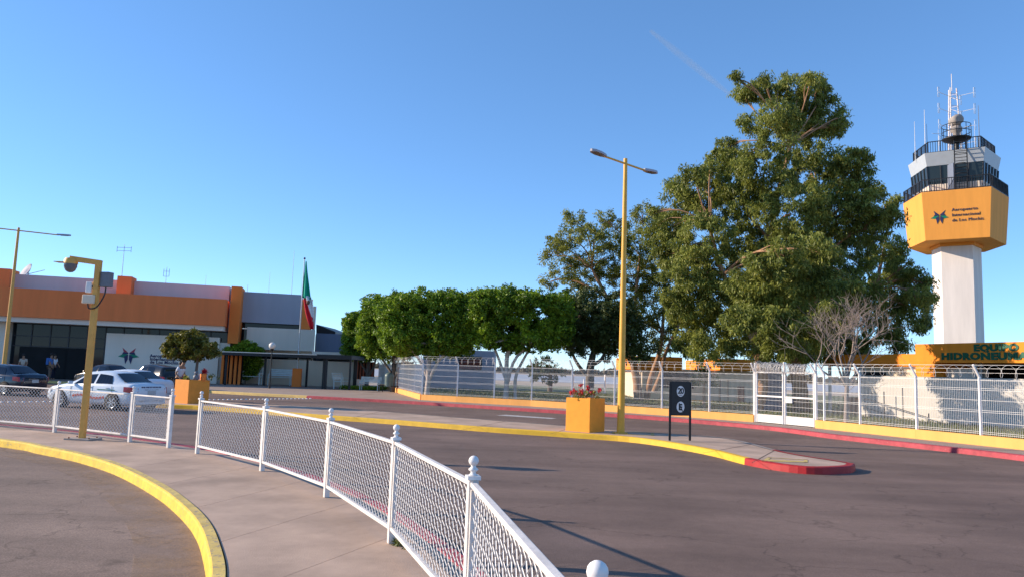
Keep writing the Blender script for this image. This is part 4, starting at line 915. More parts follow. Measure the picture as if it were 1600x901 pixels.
# ------------------------------------------------------------------ street furniture
def lamp_post(label, x, y, h, u, L, mat, heads):
    t = thing('street_lamp', label, 'street lamp', (x, y, .13), 0, 'street lamps with two heads')
    MB().tube([(x, y, .13), (x, y, .35), (x, y, h + .05)], [.115, .105, .055], 12).build('pole', mat, t)
    MB().box((x, y, .145), (.34, .34, .03)).build('base_plate', mat, t)
    u = Vector((*u, 0)).normalized(); am = MB()
    am.tube([Vector((x, y, h - .10)) - u * L, (x, y, h - .10), Vector((x, y, h - .10)) + u * L], .03, 8); am.build('arm', mat, t)
    for s_ in (-1, 1):
        c = Vector((x, y, h - .11)) + u * s_ * L; r = math.atan2(u.y * s_, u.x * s_)
        hd = MB(); prof = [(-.10, .045), (.0, .09), (.22, .13), (.44, .11), (.54, .04)]
        vs = []
        for a, w in prof:
            for b, z in ((-w, 0), (-w * .85, .07), (w * .85, .07), (w, 0)): vs.append(c + u * s_ * a + Vector((-u.y, u.x, 0)) * b + Vector((0, 0, z + .05 * a)))
        fs = [(i * 4 + j, i * 4 + (j + 1) % 4, (i + 1) * 4 + (j + 1) % 4, (i + 1) * 4 + j) for i in range(4) for j in range(4)] + [(0, 1, 2, 3), (19, 18, 17, 16)]
        hd.add(vs, fs); hb = hd.build('lamp_head', 'grey_wall', t)
        le = MB(); vs = [c + u * s_ * a + Vector((-u.y, u.x, 0)) * b + Vector((0, 0, -.012 + .05 * a)) for a, b in ((.08, -.085), (.42, -.085), (.42, .085), (.08, .085))]
        le.add(vs + [v + Vector((0, 0, .02)) for v in vs], [(0, 1, 2, 3), (4, 5, 6, 7), (0, 1, 5, 4), (1, 2, 6, 5), (2, 3, 7, 6), (3, 0, 4, 7)]).build('lens', 'lampglass', hb)
    return t
lamp_post('tall yellow street lamp with two heads on the traffic island beside the flower planter', 3.16, 21.14, 7.9, (.72, .69), 1.0, 'poleyellow', 2)
lamp_post('tall mustard street lamp with two heads rising behind the dark blue car', -24.9, 37.2, 8.0, (.82, .57), 1.75, 'polepaint', 2)

# camera pole on the near pavement
cp = thing('camera_pole', 'mustard square camera pole with hooked arm, dome camera and boxes by the railing', 'camera pole', (-8.27, 14.85, .13))
x, y = -8.27, 14.85
MB().bar((x, y, .16), (x, y, 3.64), .10).build('pole', 'polepaint', cp, .006)
MB().box((x + .02, y, .145), (.52, .40, .03), R_(-8)).build('base_plate', 'kerb_plain', cp)
for dx, dy in ((-.18, -.14), (.21, -.14), (.21, .14), (-.18, .14)): MB().tube([(x + dx, y + dy, .16), (x + dx, y + dy, .185)], .013, 6).build('anchor_bolt', 'rust', cp)
e = Vector((x - .53, y - .08, 3.655)); MB().bar((x + .055, y, 3.595), e, .10).build('arm', 'polepaint', cp, .005)
dc = MB(); dc.lathe([(.10, .10), (.125, .06), (.13, -.01)], (e.x + .02, e.y, 3.56), 16); db = dc.build('camera_housing', 'polepaint', cp)
MB().lathe([(.12, -.012), (.118, -.07), (.09, -.14), (.05, -.175), (.001, -.185)], (e.x + .02, e.y, 3.56), 16).build('camera_dome', 'lens', db)
MB().box((e.x - .14, e.y, 3.575), (.26, .18, .012), 0, tilt=None).build('sun_shield', 'polepaint', cp)
MB().box((x + .16, y + .05, 3.27), (.19, .16, .30), R_(-12)).build('junction_box', 'grey', cp, .01)
MB().box((x - .125, y - .03, 3.10), (.11, .08, .22)).build('radio_panel', 'white', cp, .012)
MB().box((x - .08, y - .10, 2.86), (.22, .10, .18)).build('radio_panel', 'cream', cp, .02)
MB().tube(smooth_path([Vector((x + .16, y + .05, 3.13)), Vector((x + .155, y + .02, 2.95)), Vector((x + .07, y - .05, 2.72)), Vector((x - .05, y - .1, 2.68)), Vector((x - .09, y - .1, 2.78))], 6), .013, 6).build('cable', 'black', cp)
MB().bar((x - .1, y - .03, 3.12), (x, y, 3.12), .04).build('bracket', 'black', cp)

# planters
def planter(label, c, w, h, rz, ch, paint='planter'):
    t = thing('planter_box', label, 'planter', c, 0, 'orange concrete planters'); hw = w / 2
    poly = [(-hw, -hw), (hw, -hw), (hw, hw), (-hw + ch, hw), (-hw, hw - ch)]
    ca, sa = math.cos(rz), math.sin(rz); P = [(c[0] + a * ca - b * sa, c[1] + a * sa + b * ca) for a, b in poly]; I = [(c[0] + (a * ca - b * sa) * .84, c[1] + (a * sa + b * ca) * .84) for a, b in poly]
    mb = MB(); n = len(P)
    vs = [(*p, c[2]) for p in P] + [(*p, c[2] + h) for p in P] + [(*p, c[2] + h) for p in I] + [(*p, c[2] + h - .12) for p in I]
    fs = []
    for i in range(n):
        j = (i + 1) % n
        for k in range(3): fs.append((k * n + i, k * n + j, (k + 1) * n + j, (k + 1) * n + i))
    mb.add(vs, fs).build('box', paint, t, .015)
    MB().add([(*p, c[2] + h - .06) for p in I], [tuple(range(n))]).build('soil', 'soil', t)
    return t
rz1 = math.atan2(-.44, .53)
c1 = Vector((2.20, 21.46, .13)); planter('square orange planter with red flowers on the traffic island', c1, .80, .93, R_(-38), .12)
planter('square orange planter holding the small round tree and pots, near the taxi', PB, .88, .88, R_(-33), .10, 'planter2')
# red flowers growing in the planter
fl = thing('red_flowers', 'red crown-of-thorns flowers growing in the island planter', 'flowers', c1 + Vector((0, 0, .85)))
rnd = random.Random(8); st = MB(); heads = []
for i in range(16):
    b = c1 + Vector((rnd.uniform(-.28, .28), rnd.uniform(-.28, .28), .86)); e = b + Vector((rnd.uniform(-.28, .28), rnd.uniform(-.2, .2), rnd.uniform(.18, .46))); st.tube([b, b.lerp(e, .5) + Vector((rnd.uniform(-.05, .05), 0, .03)), e], [.010, .008, .006], 5, caps=False); heads.append(e)
st.build('stems', 'bark', fl)
heads_r = heads[:11]
for i, h in enumerate(heads_r): fast_mesh('blossom', leaf_cards(np.array([tuple(h)]), np.full(1, .085), 26, .06, .05, 3 + i), 4, ['petal'], fl)
lc = np.array([tuple(c1 + Vector((rnd.uniform(-.3, .3), rnd.uniform(-.3, .3), rnd.uniform(.9, 1.12)))) for _ in range(34)]); fast_mesh('leaves', leaf_cards(lc, np.full(34, .07), 9, .07, .035, 4), 4, ['euc2'], fl)
# things standing on the left planter
top = PB.z + .84
pt = MB(); pt.lathe([(.105, 0), (.13, .22), (.135, .28), (.12, .28), (.11, .2)], (PB.x + .42, PB.y - .08, top), 4); tag(pt.build('flower_pot', 'orange_side'), 'square orange flower pot on the rim of the left planter', 'pot')
def succulent(name, lab, c, r, mat, sd_, n=60):
    t = thing(name, lab, 'plant', c); fast_mesh('leaves', leaf_cards(np.array([tuple(c)] * 6) + np.random.default_rng(sd_).normal(size=(6, 3)) * r * .4, np.full(6, r * .6), n, .12, .04, sd_, -1), 4, [mat], t); return t
succulent('potted_plant', 'reddish spiky plant sprouting from the small orange pot', Vector((PB.x + .44, PB.y - .06, top + .36)), .16, 'petal', 1, 14)
succulent('succulent', 'low green succulents at the near rim of the left planter', Vector((PB.x - .1, PB.y - .25, top + .06)), .16, 'euc2', 2, 30)
succulent('trailing_plant', 'sparse reddish plant leaning out right of the small pot', Vector((PB.x + .66, PB.y + .1, top + .18)), .2, 'acacia', 3, 10)
mb = MB().lathe([(.06, 0), (.10, .06), (.11, .14), (.09, .22), (.04, .24)], (PB.x + .2, PB.y - .2, top), 10); mb.ball((PB.x + .2, PB.y - .2, top + .31), .075); tag(mb.build('clay_figure', 'grey'), 'dark round-bodied clay figure beside the small orange pot', 'ornament')

# black road sign
sg = thing('road_sign', 'black two-legged sign panel with white discs reading 20 and crossed E', 'sign', (4.4, 19.45, .13))
a, b = V3(4.12, 19.25), V3(4.68, 19.45); sdv = (b - a).normalized(); sn = Vector((sdv.y, -sdv.x, 0)); sz = math.atan2(sdv.y, sdv.x); mid = (a + b) / 2
for p in (a, b): MB().bar((p.x, p.y, .13), (p.x, p.y, 1.61), .05).build('leg', 'black', sg)
MB().box((mid.x, mid.y, 1.19), (.535, .03, .86), sz).build('panel', 'black', sg)
for k, (z, tx) in enumerate(((1.375, '20'), (.98, 'E'))):
    c = mid + sn * .017; vs = []; n = 28
    m_ = MB(); vs = [(c.x + sdv.x * .115 * math.cos(q), c.y + sdv.y * .115 * math.cos(q), z + .115 * 1.2 * math.sin(q)) for q in [2 * math.pi * i / n for i in range(n)]]; vs2 = [(v[0] + sn.x * .004, v[1] + sn.y * .004, v[2]) for v in vs]
    m_.add(vs + vs2, [tuple(range(n))[::-1], tuple(range(n, 2 * n)), *[(i, (i + 1) % n, (i + 1) % n + n, i + n) for i in range(n)]]); disc = m_.build('disc', 'white', sg)
    o_ = c + sn * .006 + Vector((0, 0, z))
    if k == 0:
        lettering('numeral', '20', .20, 'black', disc, o_ - sdv * .088 + Vector((0, 0, -.055)), sdv, .006, .85, .002)
        MB().bar(o_ - sdv * .045 + Vector((0, 0, -.095)), o_ + sdv * .045 + Vector((0, 0, -.095)), .004, .012).build('numeral_rule', 'black', disc)
    else:
        lettering('letter', 'E', .21, 'black', disc, o_ - sdv * .058 + Vector((0, 0, -.075)), sdv, .010, 1, .002)
        MB().bar(o_ - sdv * .05 + sn * .005 + Vector((0, 0, .10)), o_ + sdv * .06 + sn * .005 + Vector((0, 0, -.11)), .004, .016).build('slash', 'black', disc)

# white studs across the road
sm = MB().lathe([(.062, 0), (.058, .018), (.035, .032), (.001, .036)], (0, 0, .0), 10); so_ = sm.build('road_stud', 'white')
tag(so_, 'small white road stud in the dotted row across the road', 'road stud', 'white road studs in a row')
A_, B_ = Vector((-19.6, 25.6, .001)), Vector((-9.9, 39.0, .001))
for i in range(70):
    t = (i + .5) / 70; o = so_ if i == 0 else so_.copy()
    if i: COL.objects.link(o)
    o.location = A_.lerp(B_, t)

# flagpole and flag
fpb = Vector((-15.6, 53.9, .13)); px_ = D(463, 603, 53.9).x; fpb.x = px_
ht = D(478, 405, 53.9).z
fpo = thing('flagpole', 'grey flagpole on an orange plinth in front of the terminal', 'flagpole', fpb)
MB().box((fpb.x, fpb.y, .13 + .65), (.62, .62, 1.3), R_(10)).build('plinth', 'orange_side', fpo, .01)
MB().tube([(fpb.x, fpb.y, 1.4), (fpb.x, fpb.y, ht)], [.06, .035], 8).build('pole', 'steel', fpo)
MB().ball((fpb.x, fpb.y, ht + .05), .08).build('finial', 'navy', fpo)
flg = thing('national_flag', 'limp green, white and red flag hanging from the flagpole', 'flag', (fpb.x, fpb.y, ht - .3))
def drape(name, rows, mat, seed):
    """rows of (z, left x, right x) -> pleated hanging cloth"""
    mb = MB(); n = 14; vs = []
    for k, (z, xl, xr) in enumerate(rows):
        for i in range(n):
            t = i / (n - 1); vs.append((xl + (xr - xl) * t, fpb.y - .05 + .16 * math.sin(t * 9 + seed + k * .18) * min(1, .25 + abs(xr - xl)), z - .12 * abs(t - .5)))
    mb.add(vs, [(k * n + i, k * n + i + 1, (k + 1) * n + i + 1, (k + 1) * n + i) for k in range(len(rows) - 1) for i in range(n - 1)], 0, True)
    o = mb.build(name, mat, flg); sl_ = o.modifiers.new('cloth', 'SOLIDIFY'); sl_.thickness = .012; return o
def row(py, xa, xb): a = D(xa, py, 53.9); b = D(xb, py, 53.9); return (a.z, a.x, b.x)
drape('green_band', [row(408, 477.6, 479.5), row(425, 476, 481), row(440, 474, 483), row(455, 471.5, 485), row(462, 471, 486), row(468, 478, 484)], 'flag_g', 0)
drape('white_band', [row(462, 475, 487), row(470, 478, 489.5), row(480, 481, 491), row(490, 484.5, 491.5), row(497, 487, 491), row(501, 489, 491)], 'flag_w', 1.5)
drape('red_band', [row(465, 474.8, 477.5), row(475, 476, 482), row(485, 477.5, 485.5), row(495, 480, 489), row(505, 483, 490.5), row(513, 486, 490)], 'flag_r', 3)
em = MB(); p = D(481.5, 472, 53.65); em.ball(p, .13, sz=1.2); em.build('emblem', 'khaki', flg)

gl = G(421, 606, .13); gp = thing('globe_lamp', 'black lamp post topped by a white globe in front of the canopy', 'lamp post', gl)
gz = D(423, 540, gl.y).z
MB().tube([(gl.x, gl.y, .13), (gl.x, gl.y, .5), (gl.x, gl.y, gz - .2)], [.07, .045, .04], 8).build('pole', 'black', gp); MB().lathe([(.05, -.3), (.13, -.22), (.12, -.16)], (gl.x, gl.y, gz), 10).build('collar', 'black', gp); MB().ball((gl.x, gl.y, gz + .02), .22, 18).build('globe', 'globe', gp)

# benches
def make_bench():
    t = thing('park_bench', 'pale slatted bench', 'bench')
    s_ = MB()
    for k in range(4): s_.box((0, -.16 + k * .115, .45), (1.45, .09, .03))
    s_.build('seat', 'bench', t)
    b_ = MB()
    for k in range(4): b_.box((0, .30 + .03 * k, .57 + .10 * k), (1.45, .025, .08), 0, 0, R_(-14))
    b_.build('backrest', 'bench', t)
    for sx in (-.62, .62):
        l_ = MB(); l_.bar((sx, -.18, 0), (sx, -.18, .62), .05); l_.bar((sx, .24, 0), (sx, .27, .47), .05); l_.bar((sx, .27, .44), (sx, .40, .93), .045); l_.bar((sx, -.20, .63), (sx, .33, .63), .05, .03); l_.bar((sx, -.17, .42), (sx, .27, .42), .04); l_.build('leg', 'bench', t)
    return t
bn = make_bench(); bn['group'] = 'slatted benches in the forecourt'
b1 = G(577, 609, .13)
place(bn, (b1.x, b1.y, .13), R_(-6), 'pale green slatted bench facing the road beside the bin', 1.0)
b2 = D(535, 606, 52.8); place(copy_tree(bn), (b2.x, b2.y, .13), R_(78), 'pale bench seen end-on at the right end of the canopy', 1.2)
b3 = D(388, 598, 55.4); place(copy_tree(bn), (b3.x, b3.y, .13), R_(2), 'slatted bench in shade under the canopy by the orange screen', 1.35)
b4 = D(437, 599, 56); place(copy_tree(bn), (b4.x, b4.y, .13), R_(2), 'slatted bench in shade against the beige wall, left of the flagpole plinth', 1.3)
# litter bin on its stand
bb = G(607, 612, .13); bi = thing('litter_bin', 'grey-green domed litter bin in a dark metal stand near the fence corner', 'bin', (bb.x, bb.y, .13))
MB().lathe([(.27, .36), (.28, .7), (.29, .98), (.29, 1.02)], (bb.x, bb.y, .13), 18).build('barrel', 'bin', bi)
MB().lathe([(.295, 1.022), (.28, 1.13), (.18, 1.23), (.07, 1.28), (.001, 1.29)], (bb.x, bb.y, .13), 18).build('lid', 'bin', bi)
s_ = MB()
for dx in (-.62, -.4, .4, .62): s_.bar((bb.x + dx, bb.y, .13), (bb.x + dx, bb.y, .55), .04)
s_.bar((bb.x - .68, bb.y - .2, .54), (bb.x + .68, bb.y - .2, .54), .05); s_.bar((bb.x - .68, bb.y + .2, .54), (bb.x + .68, bb.y + .2, .54), .05); s_.bar((bb.x + .1, bb.y + .35, .5), (bb.x + .1, bb.y + .35, 2.0), .06); s_.bar((bb.x + .1, bb.y + .35, 1.97), (bb.x + .34, bb.y + .35, 1.97), .05); s_.bar((bb.x + .34, bb.y + .35, 1.5), (bb.x + .34, bb.y + .35, 2.0), .05)
s_.build('stand', 'black', bi)
p = D(624, 612, 48.5); rk = thing('metal_rack', 'thin rusty upright rack against the fence end behind the bin', 'rack', (p.x, p.y, .13)); m_ = MB()
for dx in (-.15, .15): m_.bar((p.x + dx, p.y, .13), (p.x + dx, p.y, 1.75), .04)
for z in (.5, 1.0, 1.4, 1.73): m_.bar((p.x - .15, p.y, z), (p.x + .15, p.y, z), .03)
m_.build('frame', 'rust', rk)
rg = np.random.default_rng(15); n = 700; c = np.stack([rg.uniform(-11.6, -8.6, n), rg.uniform(51.9, 53.6, n), rg.uniform(.15, .35, n)], axis=1); struct(fast_mesh('ground_cover', leaf_cards(c, np.full(n, .08), 5, .14, .06, 16), 4, ['ficus']), 'stuff')

# ------------------------------------------------------------------ cars
def sedan(label, paint, group=None, taxi=False, suv=False):
    """nose towards local -x, left flank towards local -y"""
    t = thing('parked_car', label, 'car', (0, 0, 0), 0, group)
    Hh = 1.5 if not suv else 1.68
    #      x     zbot  zbelt ztop  wbelt wtop
    st = [(-2.18, .42, .62, .66, .55, .45), (-2.10, .26, .70, .74, .72, .60), (-1.85, .20, .80, .85, .80, .66), (-1.3, .19, .90, .95, .83, .70), (-1.02, .19, .93, .99, .84, .72),
          (-.25, .19, .95, Hh - .06, .85, .58), (.35, .19, .96, Hh, .85, .58), (.95, .19, .98, Hh - .06, .85, .57), (1.62 if not suv else 1.95, .20, 1.00, 1.05 if not suv else 1.5, .83, .70), (2.02, .22, .99, 1.06 if not suv else 1.2, .79, .66), (2.16, .30, .90, .99, .70, .56), (2.20, .36, .80, .86, .60, .5)]
    mb = MB(); rings = []
    def ring(x, zb, zs, zt, wb, wt):
        half = [(0, zb), (wb * .86, zb), (wb * .99, zb + .12), (wb * 1.02, zb + .32 if zs > .7 else zb + .1), (wb * 1.01, zs - .08), (wb * .97, zs), (wt + .02, zt - .07 if zt - zs > .12 else zt - .02), (wt - .12, zt), (0, zt + .015)]
        return [Vector((x, -y, z)) for y, z in half] + [Vector((x, y, z)) for y, z in half[-2:0:-1]]
    fine = []
    for a, b in zip(st, st[1:]):
        for k in range(3): u = k / 3; fine.append(tuple(a[i] + (b[i] - a[i]) * u for i in range(6)))
    fine.append(st[-1]); R0 = [ring(*s_) for s_ in fine]; n = len(R0[0]); vs = [v for r in R0 for v in r]
    fs = [(i * n + j, (i + 1) * n + j, (i + 1) * n + (j + 1) % n, i * n + (j + 1) % n) for i in range(len(R0) - 1) for j in range(n)] + [tuple(range(n)), tuple(range((len(R0) - 1) * n, len(R0) * n))[::-1]]
    mb.add(vs, fs, 0, True); mb.build('body', paint, t)
    def at(x, lvl, side):
        k = next(i for i in range(len(fine) - 1) if fine[i][0] <= x <= fine[i + 1][0]); u = (x - fine[k][0]) / (fine[k + 1][0] - fine[k][0]); r = ring(*[fine[k][i] + (fine[k + 1][i] - fine[k][i]) * u for i in range(6)])
        b, c = r[5], r[6]; p = b.lerp(c, lvl); return Vector((p.x, p.y * -side if side > 0 else p.y, p.z))
    for side in (-1, 1):
        for x0, x1, x2, x3 in ((-.72, -.28, .26, .26), (.36, .36, .98, 1.18)):
            N_ = 5; vs = []
            for i in range(N_ + 1):
                u = i / N_; lo = at(x0 + (x3 - x0) * u, .10, side); hi = at(x1 + (x2 - x1) * u, .90, side)
                for p in (lo, hi): vs.append(p + Vector((0, .008 * side, 0)))
            m_ = MB(); m_.add(vs + [v + Vector((0, -.02 * side, 0)) for v in vs], [(2 * i, 2 * i + 2, 2 * i + 3, 2 * i + 1) for i in range(N_)]); m_.build('side_window', 'carglass', t)
    def top_glass(name, xa, xb, wa, wb_, lift):
        za = at_top(xa); zb = at_top(xb); vs = []
        for i in range(7):
            u = i / 6; x = xa + (xb - xa) * u; z = at_top(x) + lift; w = wa + (wb_ - wa) * u
            for k in range(5): q = -1 + k / 2; vs.append((x, w * q, z - .02 * abs(q) ** 3))
        MB().add(vs, [(5 * i + k, 5 * i + k + 1, 5 * i + k + 6, 5 * i + k + 5) for i in range(6) for k in range(4)], 0, True).build(name, 'carglass', t)
    def at_top(x):
        k = next(i for i in range(len(fine) - 1) if fine[i][0] <= x <= fine[i + 1][0]); u = (x - fine[k][0]) / (fine[k + 1][0] - fine[k][0]); return fine[k][3] + (fine[k + 1][3] - fine[k][3]) * u + .015
    top_glass('windscreen', -.96, -.30, .62, .50, .012)
    if not suv: top_glass('rear_window', 1.02, 1.56, .50, .60, .014)
    else: MB().quad((2.0, -.55, 1.12), (1.97, -.5, 1.42), (1.97, .5, 1.42), (2.0, .55, 1.12)).build('rear_window', 'carglass', t)
    for sx in (-1.30, 1.27):
        for sy in (-1, 1):
            wh = MB(); y0 = sy * .70; 
            MB().lathe([(.36, y0), (.36, sy * .866), (.30, sy * .868)], (sx, 0, .33), 20, axis='Y').build('wheel_arch', 'dark', t)
            w = MB().lathe([(.2, sy * .70), (.30, sy * .70), (.31, sy * .74), (.31, sy * .845), (.29, sy * .872), (.215, sy * .872)], (sx, 0, .315), 22, axis='Y').build('wheel', 'tyre', t)
            rm_ = MB(); rm_.lathe([(.215, sy * .84), (.215, sy * .870), (.19, sy * .873), (.185, sy * .845), (.001, sy * .845)], (sx, 0, .315), 20, axis='Y')
            for q in range(6):
                a = q * math.pi / 3; rm_.bar((sx + .03 * math.cos(a), sy * .862, .315 + .03 * math.sin(a)), (sx + .19 * math.cos(a), sy * .862, .315 + .19 * math.sin(a)), .03, .04)
            rm_.build('rim', 'rim', w)
    for sy in (-1, 1):
        m_ = MB(); m_.add([(2.05, sy * .795, .92), (1.78, sy * .852, .93), (1.80, sy * .866, .74), (2.10, sy * .79, .70), (2.19, sy * .60, .72), (2.175, sy * .58, .88)], [(0, 1, 2, 3), (0, 3, 4, 5)]); o = m_.build('tail_lamp', 'tail', t); s_ = o.modifiers.new('t', 'SOLIDIFY'); s_.thickness = .03; s_.offset = 0
        m_ = MB(); m_.add([(-2.12, sy * .66, .66), (-1.8, sy * .815, .76), (-1.84, sy * .83, .62), (-2.15, sy * .66, .56)], [(0, 1, 2, 3)]); o = m_.build('headlight', 'white', t); s_ = o.modifiers.new('t', 'SOLIDIFY'); s_.thickness = .03; s_.offset = 0
        MB().box((-.74, sy * .93, 1.0), (.08, .17, .11)).build('wing_mirror', paint, t, .02)
        for dx in (.16, 1.0): MB().box((dx, sy * .865, .86), (.16, .025, .025)).build('door_handle', 'rim', t)
    MB().box((2.212, 0, .72), (.02, .36, .16)).build('number_plate', 'plate', t)
    MB().box((2.12, 0, .36), (.16, 1.3, .16)).build('bumper', paint, t)
    MB().box((2.19, 0, .83), (.02, .62, .02)).build('boot_trim', 'rim' if not taxi else 'navy', t)
    sk = MB()
    for sy in (-1, 1): 
        for x_ in (-.78, .30, 1.22): sk.bar((x_, sy * .866, .30), (x_, sy * .862, .93), .008)
    sk.build('door_gap', 'black', t)
    if taxi:
        r_ = MB()
        for k in range(15): r_.box((-.62 + k * .105, -.872, .50 + .05 * math.sin(k * .45)), (.075, .008, .085))
        r_.build('side_slogan', 'stripe_red', t); g_ = MB()
        for k in range(10): g_.box((-.7 + k * .13, -.873, .70), (.10, .008, .05))
        g_.box((.95, -.872, .79), (.85, .008, .03)); g_.build('side_stripe', 'stripe_green', t)
        e_ = MB().lathe([(.06, 0), (.06, .01)], (0, 0, 0), 12, axis='Y'); o = e_.build('side_emblem', 'yellow_new'); o.parent = t; o.location = (-.02, -.876, .66)
        tx = MB(); rr = random.Random(2); yy = -.42
        while yy < .42: w_ = rr.uniform(.03, .06); tx.box((2.185, yy, .925), (.012, w_, .05)); yy += w_ + .022
        tx.build('boot_lettering', 'navy', t)
    return t
c_ = sedan('white taxi sedan with red and green side lettering behind the railing', 'taxi', 'cars stopped by the terminal', True)
place(c_, (-13.85, 26.1, 0), R_(-21), sc=.925); c_.scale.z = .86
c_ = sedan('dark blue sedan with red tail lamps at the left edge of the road', 'carblue', 'cars stopped by the terminal')
place(c_, (-22.05, 33.0, 0), R_(-20), sc=.87)
c_ = sedan('white car with dark glass half hidden behind the white taxi', 'taxi', 'cars stopped by the terminal')
place(c_, (-16.1, 31.8, 0), R_(-22), sc=.92); c_.scale.z = .85
c_ = sedan('dark tall car beside the terminal name wall, only its top showing', 'carblack', 'cars stopped by the terminal', suv=True)
p = D(238, 600, 43); place(c_, (p.x, p.y, 0), R_(-28), sc=.86)
c_ = sedan('black car in front of the glass doors, mostly hidden by the taxi', 'carblack', 'cars stopped by the terminal')
p = D(163, 600, 44); place(c_, (p.x, p.y, 0), R_(-28), sc=.9)
c_ = sedan('pale silver car behind the dark blue sedan at the frame edge', 'carsilver', 'cars stopped by the terminal')
place(c_, (-27.3, 36.6, 0), R_(-24), sc=.95)

# ------------------------------------------------------------------ people
def person(label, loc, rz, shirt, legs, lean=0., h=1.68, shorts=False, backpack=None, armf=.1, hairlong=False):
    """skin-modifier figure facing local -y"""
    t = thing('person', label, 'person', loc, rz, 'people near the terminal'); k = h / 1.7
    def skin(name, V, E, Rr, mat, root):
        me = bpy.data.meshes.new(name); me.from_pydata([(x * k, y * k, z * k) for x, y, z in V], E, []); me.materials.append(M[mat])
        o = bpy.data.objects.new(name, me); COL.objects.link(o); o.parent = t
        o.modifiers.new('skin', 'SKIN').use_smooth_shade = True; ss = o.modifiers.new('sub', 'SUBSURF'); ss.levels = ss.render_levels = 1
        for i, r in enumerate(Rr): sv = me.skin_vertices[0].data[i]; sv.radius = (r[0] * k, r[1] * k) if hasattr(r, '__len__') else (r * k, r * k); sv.use_root = (i == root)
        return o
    L = lambda z: -max(0, z - .9) * math.tan(lean)
    V = [(0, L(.92), .92), (0, L(1.15), 1.15), (0, L(1.38), 1.38), (0, L(1.47), 1.47), (0, L(1.52) - .02, 1.55), (0, L(1.62) - .03, 1.64),
         (-.17, L(1.38), 1.38), (-.23, L(1.1) - .02, 1.12), (-.22, L(1.0) - armf - .06, .90), (.17, L(1.38), 1.38), (.23, L(1.1) - .02, 1.12), (.22, L(1.0) - armf - .10, .92),
         (-.09, 0, .86), (-.10, -.02, .48), (-.11, .02, .08), (-.11, -.12, .04), (.09, 0, .86), (.10, .03, .48), (.11, .05, .08), (.11, -.08, .04),
         (-.22, L(1.0) - armf - .09, .80), (.22, L(1.0) - armf - .14, .83)]
    E = [(0, 1), (1, 2), (2, 3), (3, 4), (4, 5), (2, 6), (6, 7), (7, 8), (2, 9), (9, 10), (10, 11), (0, 12), (12, 13), (13, 14), (14, 15), (0, 16), (16, 17), (17, 18), (18, 19), (8, 20), (11, 21)]
    skin('body', V, E, [(.14, .10), (.13, .095), (.14, .10), .055, .075, .085, .055, .042, .032, .055, .042, .032, .08, .052, .036, .03, .08, .052, .036, .03, .03, .03], 'skin', 0)
    skin('shirt', [V[0], V[1], V[2], V[6], (-.21, V[7][1], 1.18), V[9], (.21, V[10][1], 1.18)], [(0, 1), (1, 2), (2, 3), (3, 4), (2, 5), (5, 6)], [(.16, .12), (.155, .115), (.155, .115), .07, .06, .07, .06], shirt, 0)
    kz = .50 if shorts else .10
    skin('trousers', [V[0], V[12], (V[13][0], V[13][1], kz if shorts else .48), V[16], (V[17][0], V[17][1], kz if shorts else .48)] + ([] if shorts else [(V[14][0], V[14][1], .1), (V[18][0], V[18][1], .1)]), [(0, 1), (1, 2), (0, 3), (3, 4)] + ([] if shorts else [(2, 5), (4, 6)]), [(.165, .125), .10, .075, .10, .075] + ([] if shorts else [.055, .055]), legs, 0)
    hb = MB(); hy = V[5][1] * k; hz = V[5][2] * k
    hb.ball((0, hy + .025, hz + .035), .098 * k, 12, sz=1.0)
    if hairlong: hb.ball((0, hy + .06, hz - .10), .085 * k, 10, sz=1.5)
    o = hb.build('hair', 'hair'); o.parent = t
    ft = MB(); 
    for sx in (-.033, .033): ft.ball((sx, hy - .082 * k, hz - .005), .012, 6)
    o = ft.build('eyes', 'hair'); o.parent = t
    if backpack: o = MB().box((0, .17, 1.22 * k), (.30, .17, .44)).build('backpack', backpack, None, .04); o.parent = t
    return t
def at_feet(px, py, Y): p = D(px, py, Y); return (p.x, p.y, .13)
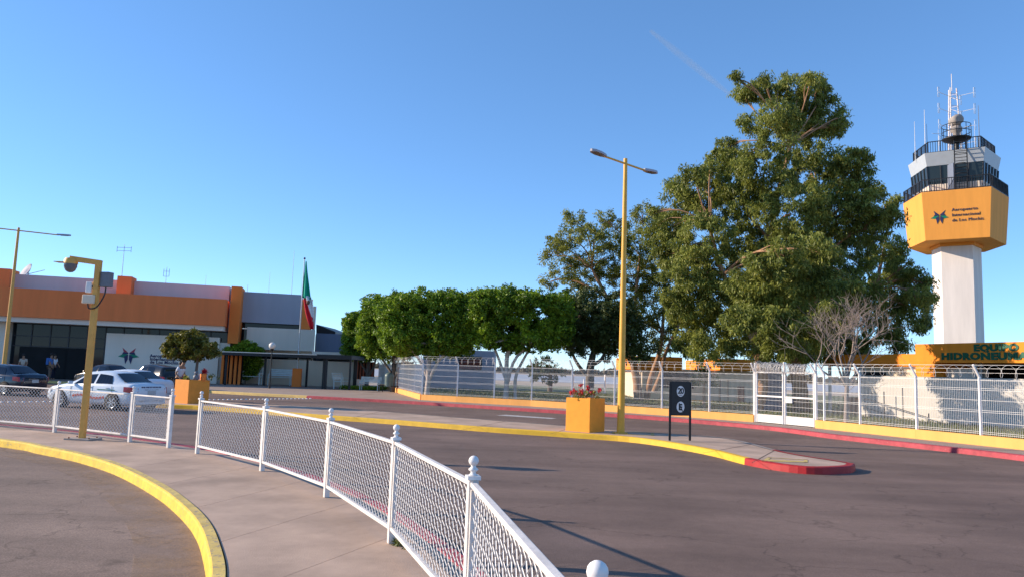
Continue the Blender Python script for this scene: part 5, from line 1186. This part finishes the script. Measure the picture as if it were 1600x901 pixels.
person('person in blue shirt with blue backpack walking before the glass doors', at_feet(76.5, 597, 49), R_(100), 'shirt_blue', 'khaki', backpack='shirt_blue', h=1.72)
person('person in white top walking just beyond the one with blue backpack', at_feet(82, 596, 50.5), R_(80), 'shirt_white', 'navy_cloth', h=1.70)
person('person in beige top standing behind the roof of the dark blue car', at_feet(33, 597, 48), R_(20), 'beige_cloth', 'khaki', h=1.62)
person('person in white shirt and dark shorts leaning forward beside the left planter', (D(277, 600, 33).x, 33, .0), R_(70), 'shirt_white', 'navy_cloth', lean=.35, shorts=True, armf=.28, h=1.74)
person('person in dark pink top facing the one in white shirt by the planter', (D(287, 600, 33.6).x, 33.6, .0), R_(-80), 'shirt_pink', 'navy_cloth', lean=.25, h=1.62, armf=.25, hairlong=True)

# ------------------------------------------------------------------ condensation trail high in the sky
def contrail():
    m, nt, b = _nt('contrail'); N, L = nt.nodes, nt.links; b.inputs['Base Color'].default_value = (.9, .9, .9, 1); b.inputs['Roughness'].default_value = 1
    n = N.new('ShaderNodeTexNoise'); n.inputs['Scale'].default_value = .004; n.inputs['Detail'].default_value = 5; tc = N.new('ShaderNodeTexCoord'); L.new(tc.outputs['Object'], n.inputs[0])
    lw = N.new('ShaderNodeLayerWeight'); lw.inputs[0].default_value = .5; mr = N.new('ShaderNodeMapRange'); mr.inputs[1].default_value = 0; mr.inputs[2].default_value = .9; mr.inputs[3].default_value = .26; mr.inputs[4].default_value = 0; L.new(lw.outputs['Facing'], mr.inputs[0])
    mu_ = N.new('ShaderNodeMath'); mu_.operation = 'MULTIPLY'; L.new(mr.outputs[0], mu_.inputs[0]); L.new(n.outputs['Fac'], mu_.inputs[1]); L.new(mu_.outputs[0], b.inputs['Alpha'])
    a, c = D(1016, 48, 9000), D(1140, 148, 9500); pts = [a.lerp(c, i / 12) for i in range(13)]
    o = MB().tube(pts, [26 + 26 * math.sin(math.pi * i / 12) for i in range(13)], 16, caps=False).build('contrail', m); struct(o, 'stuff'); o.visible_shadow = True
contrail()
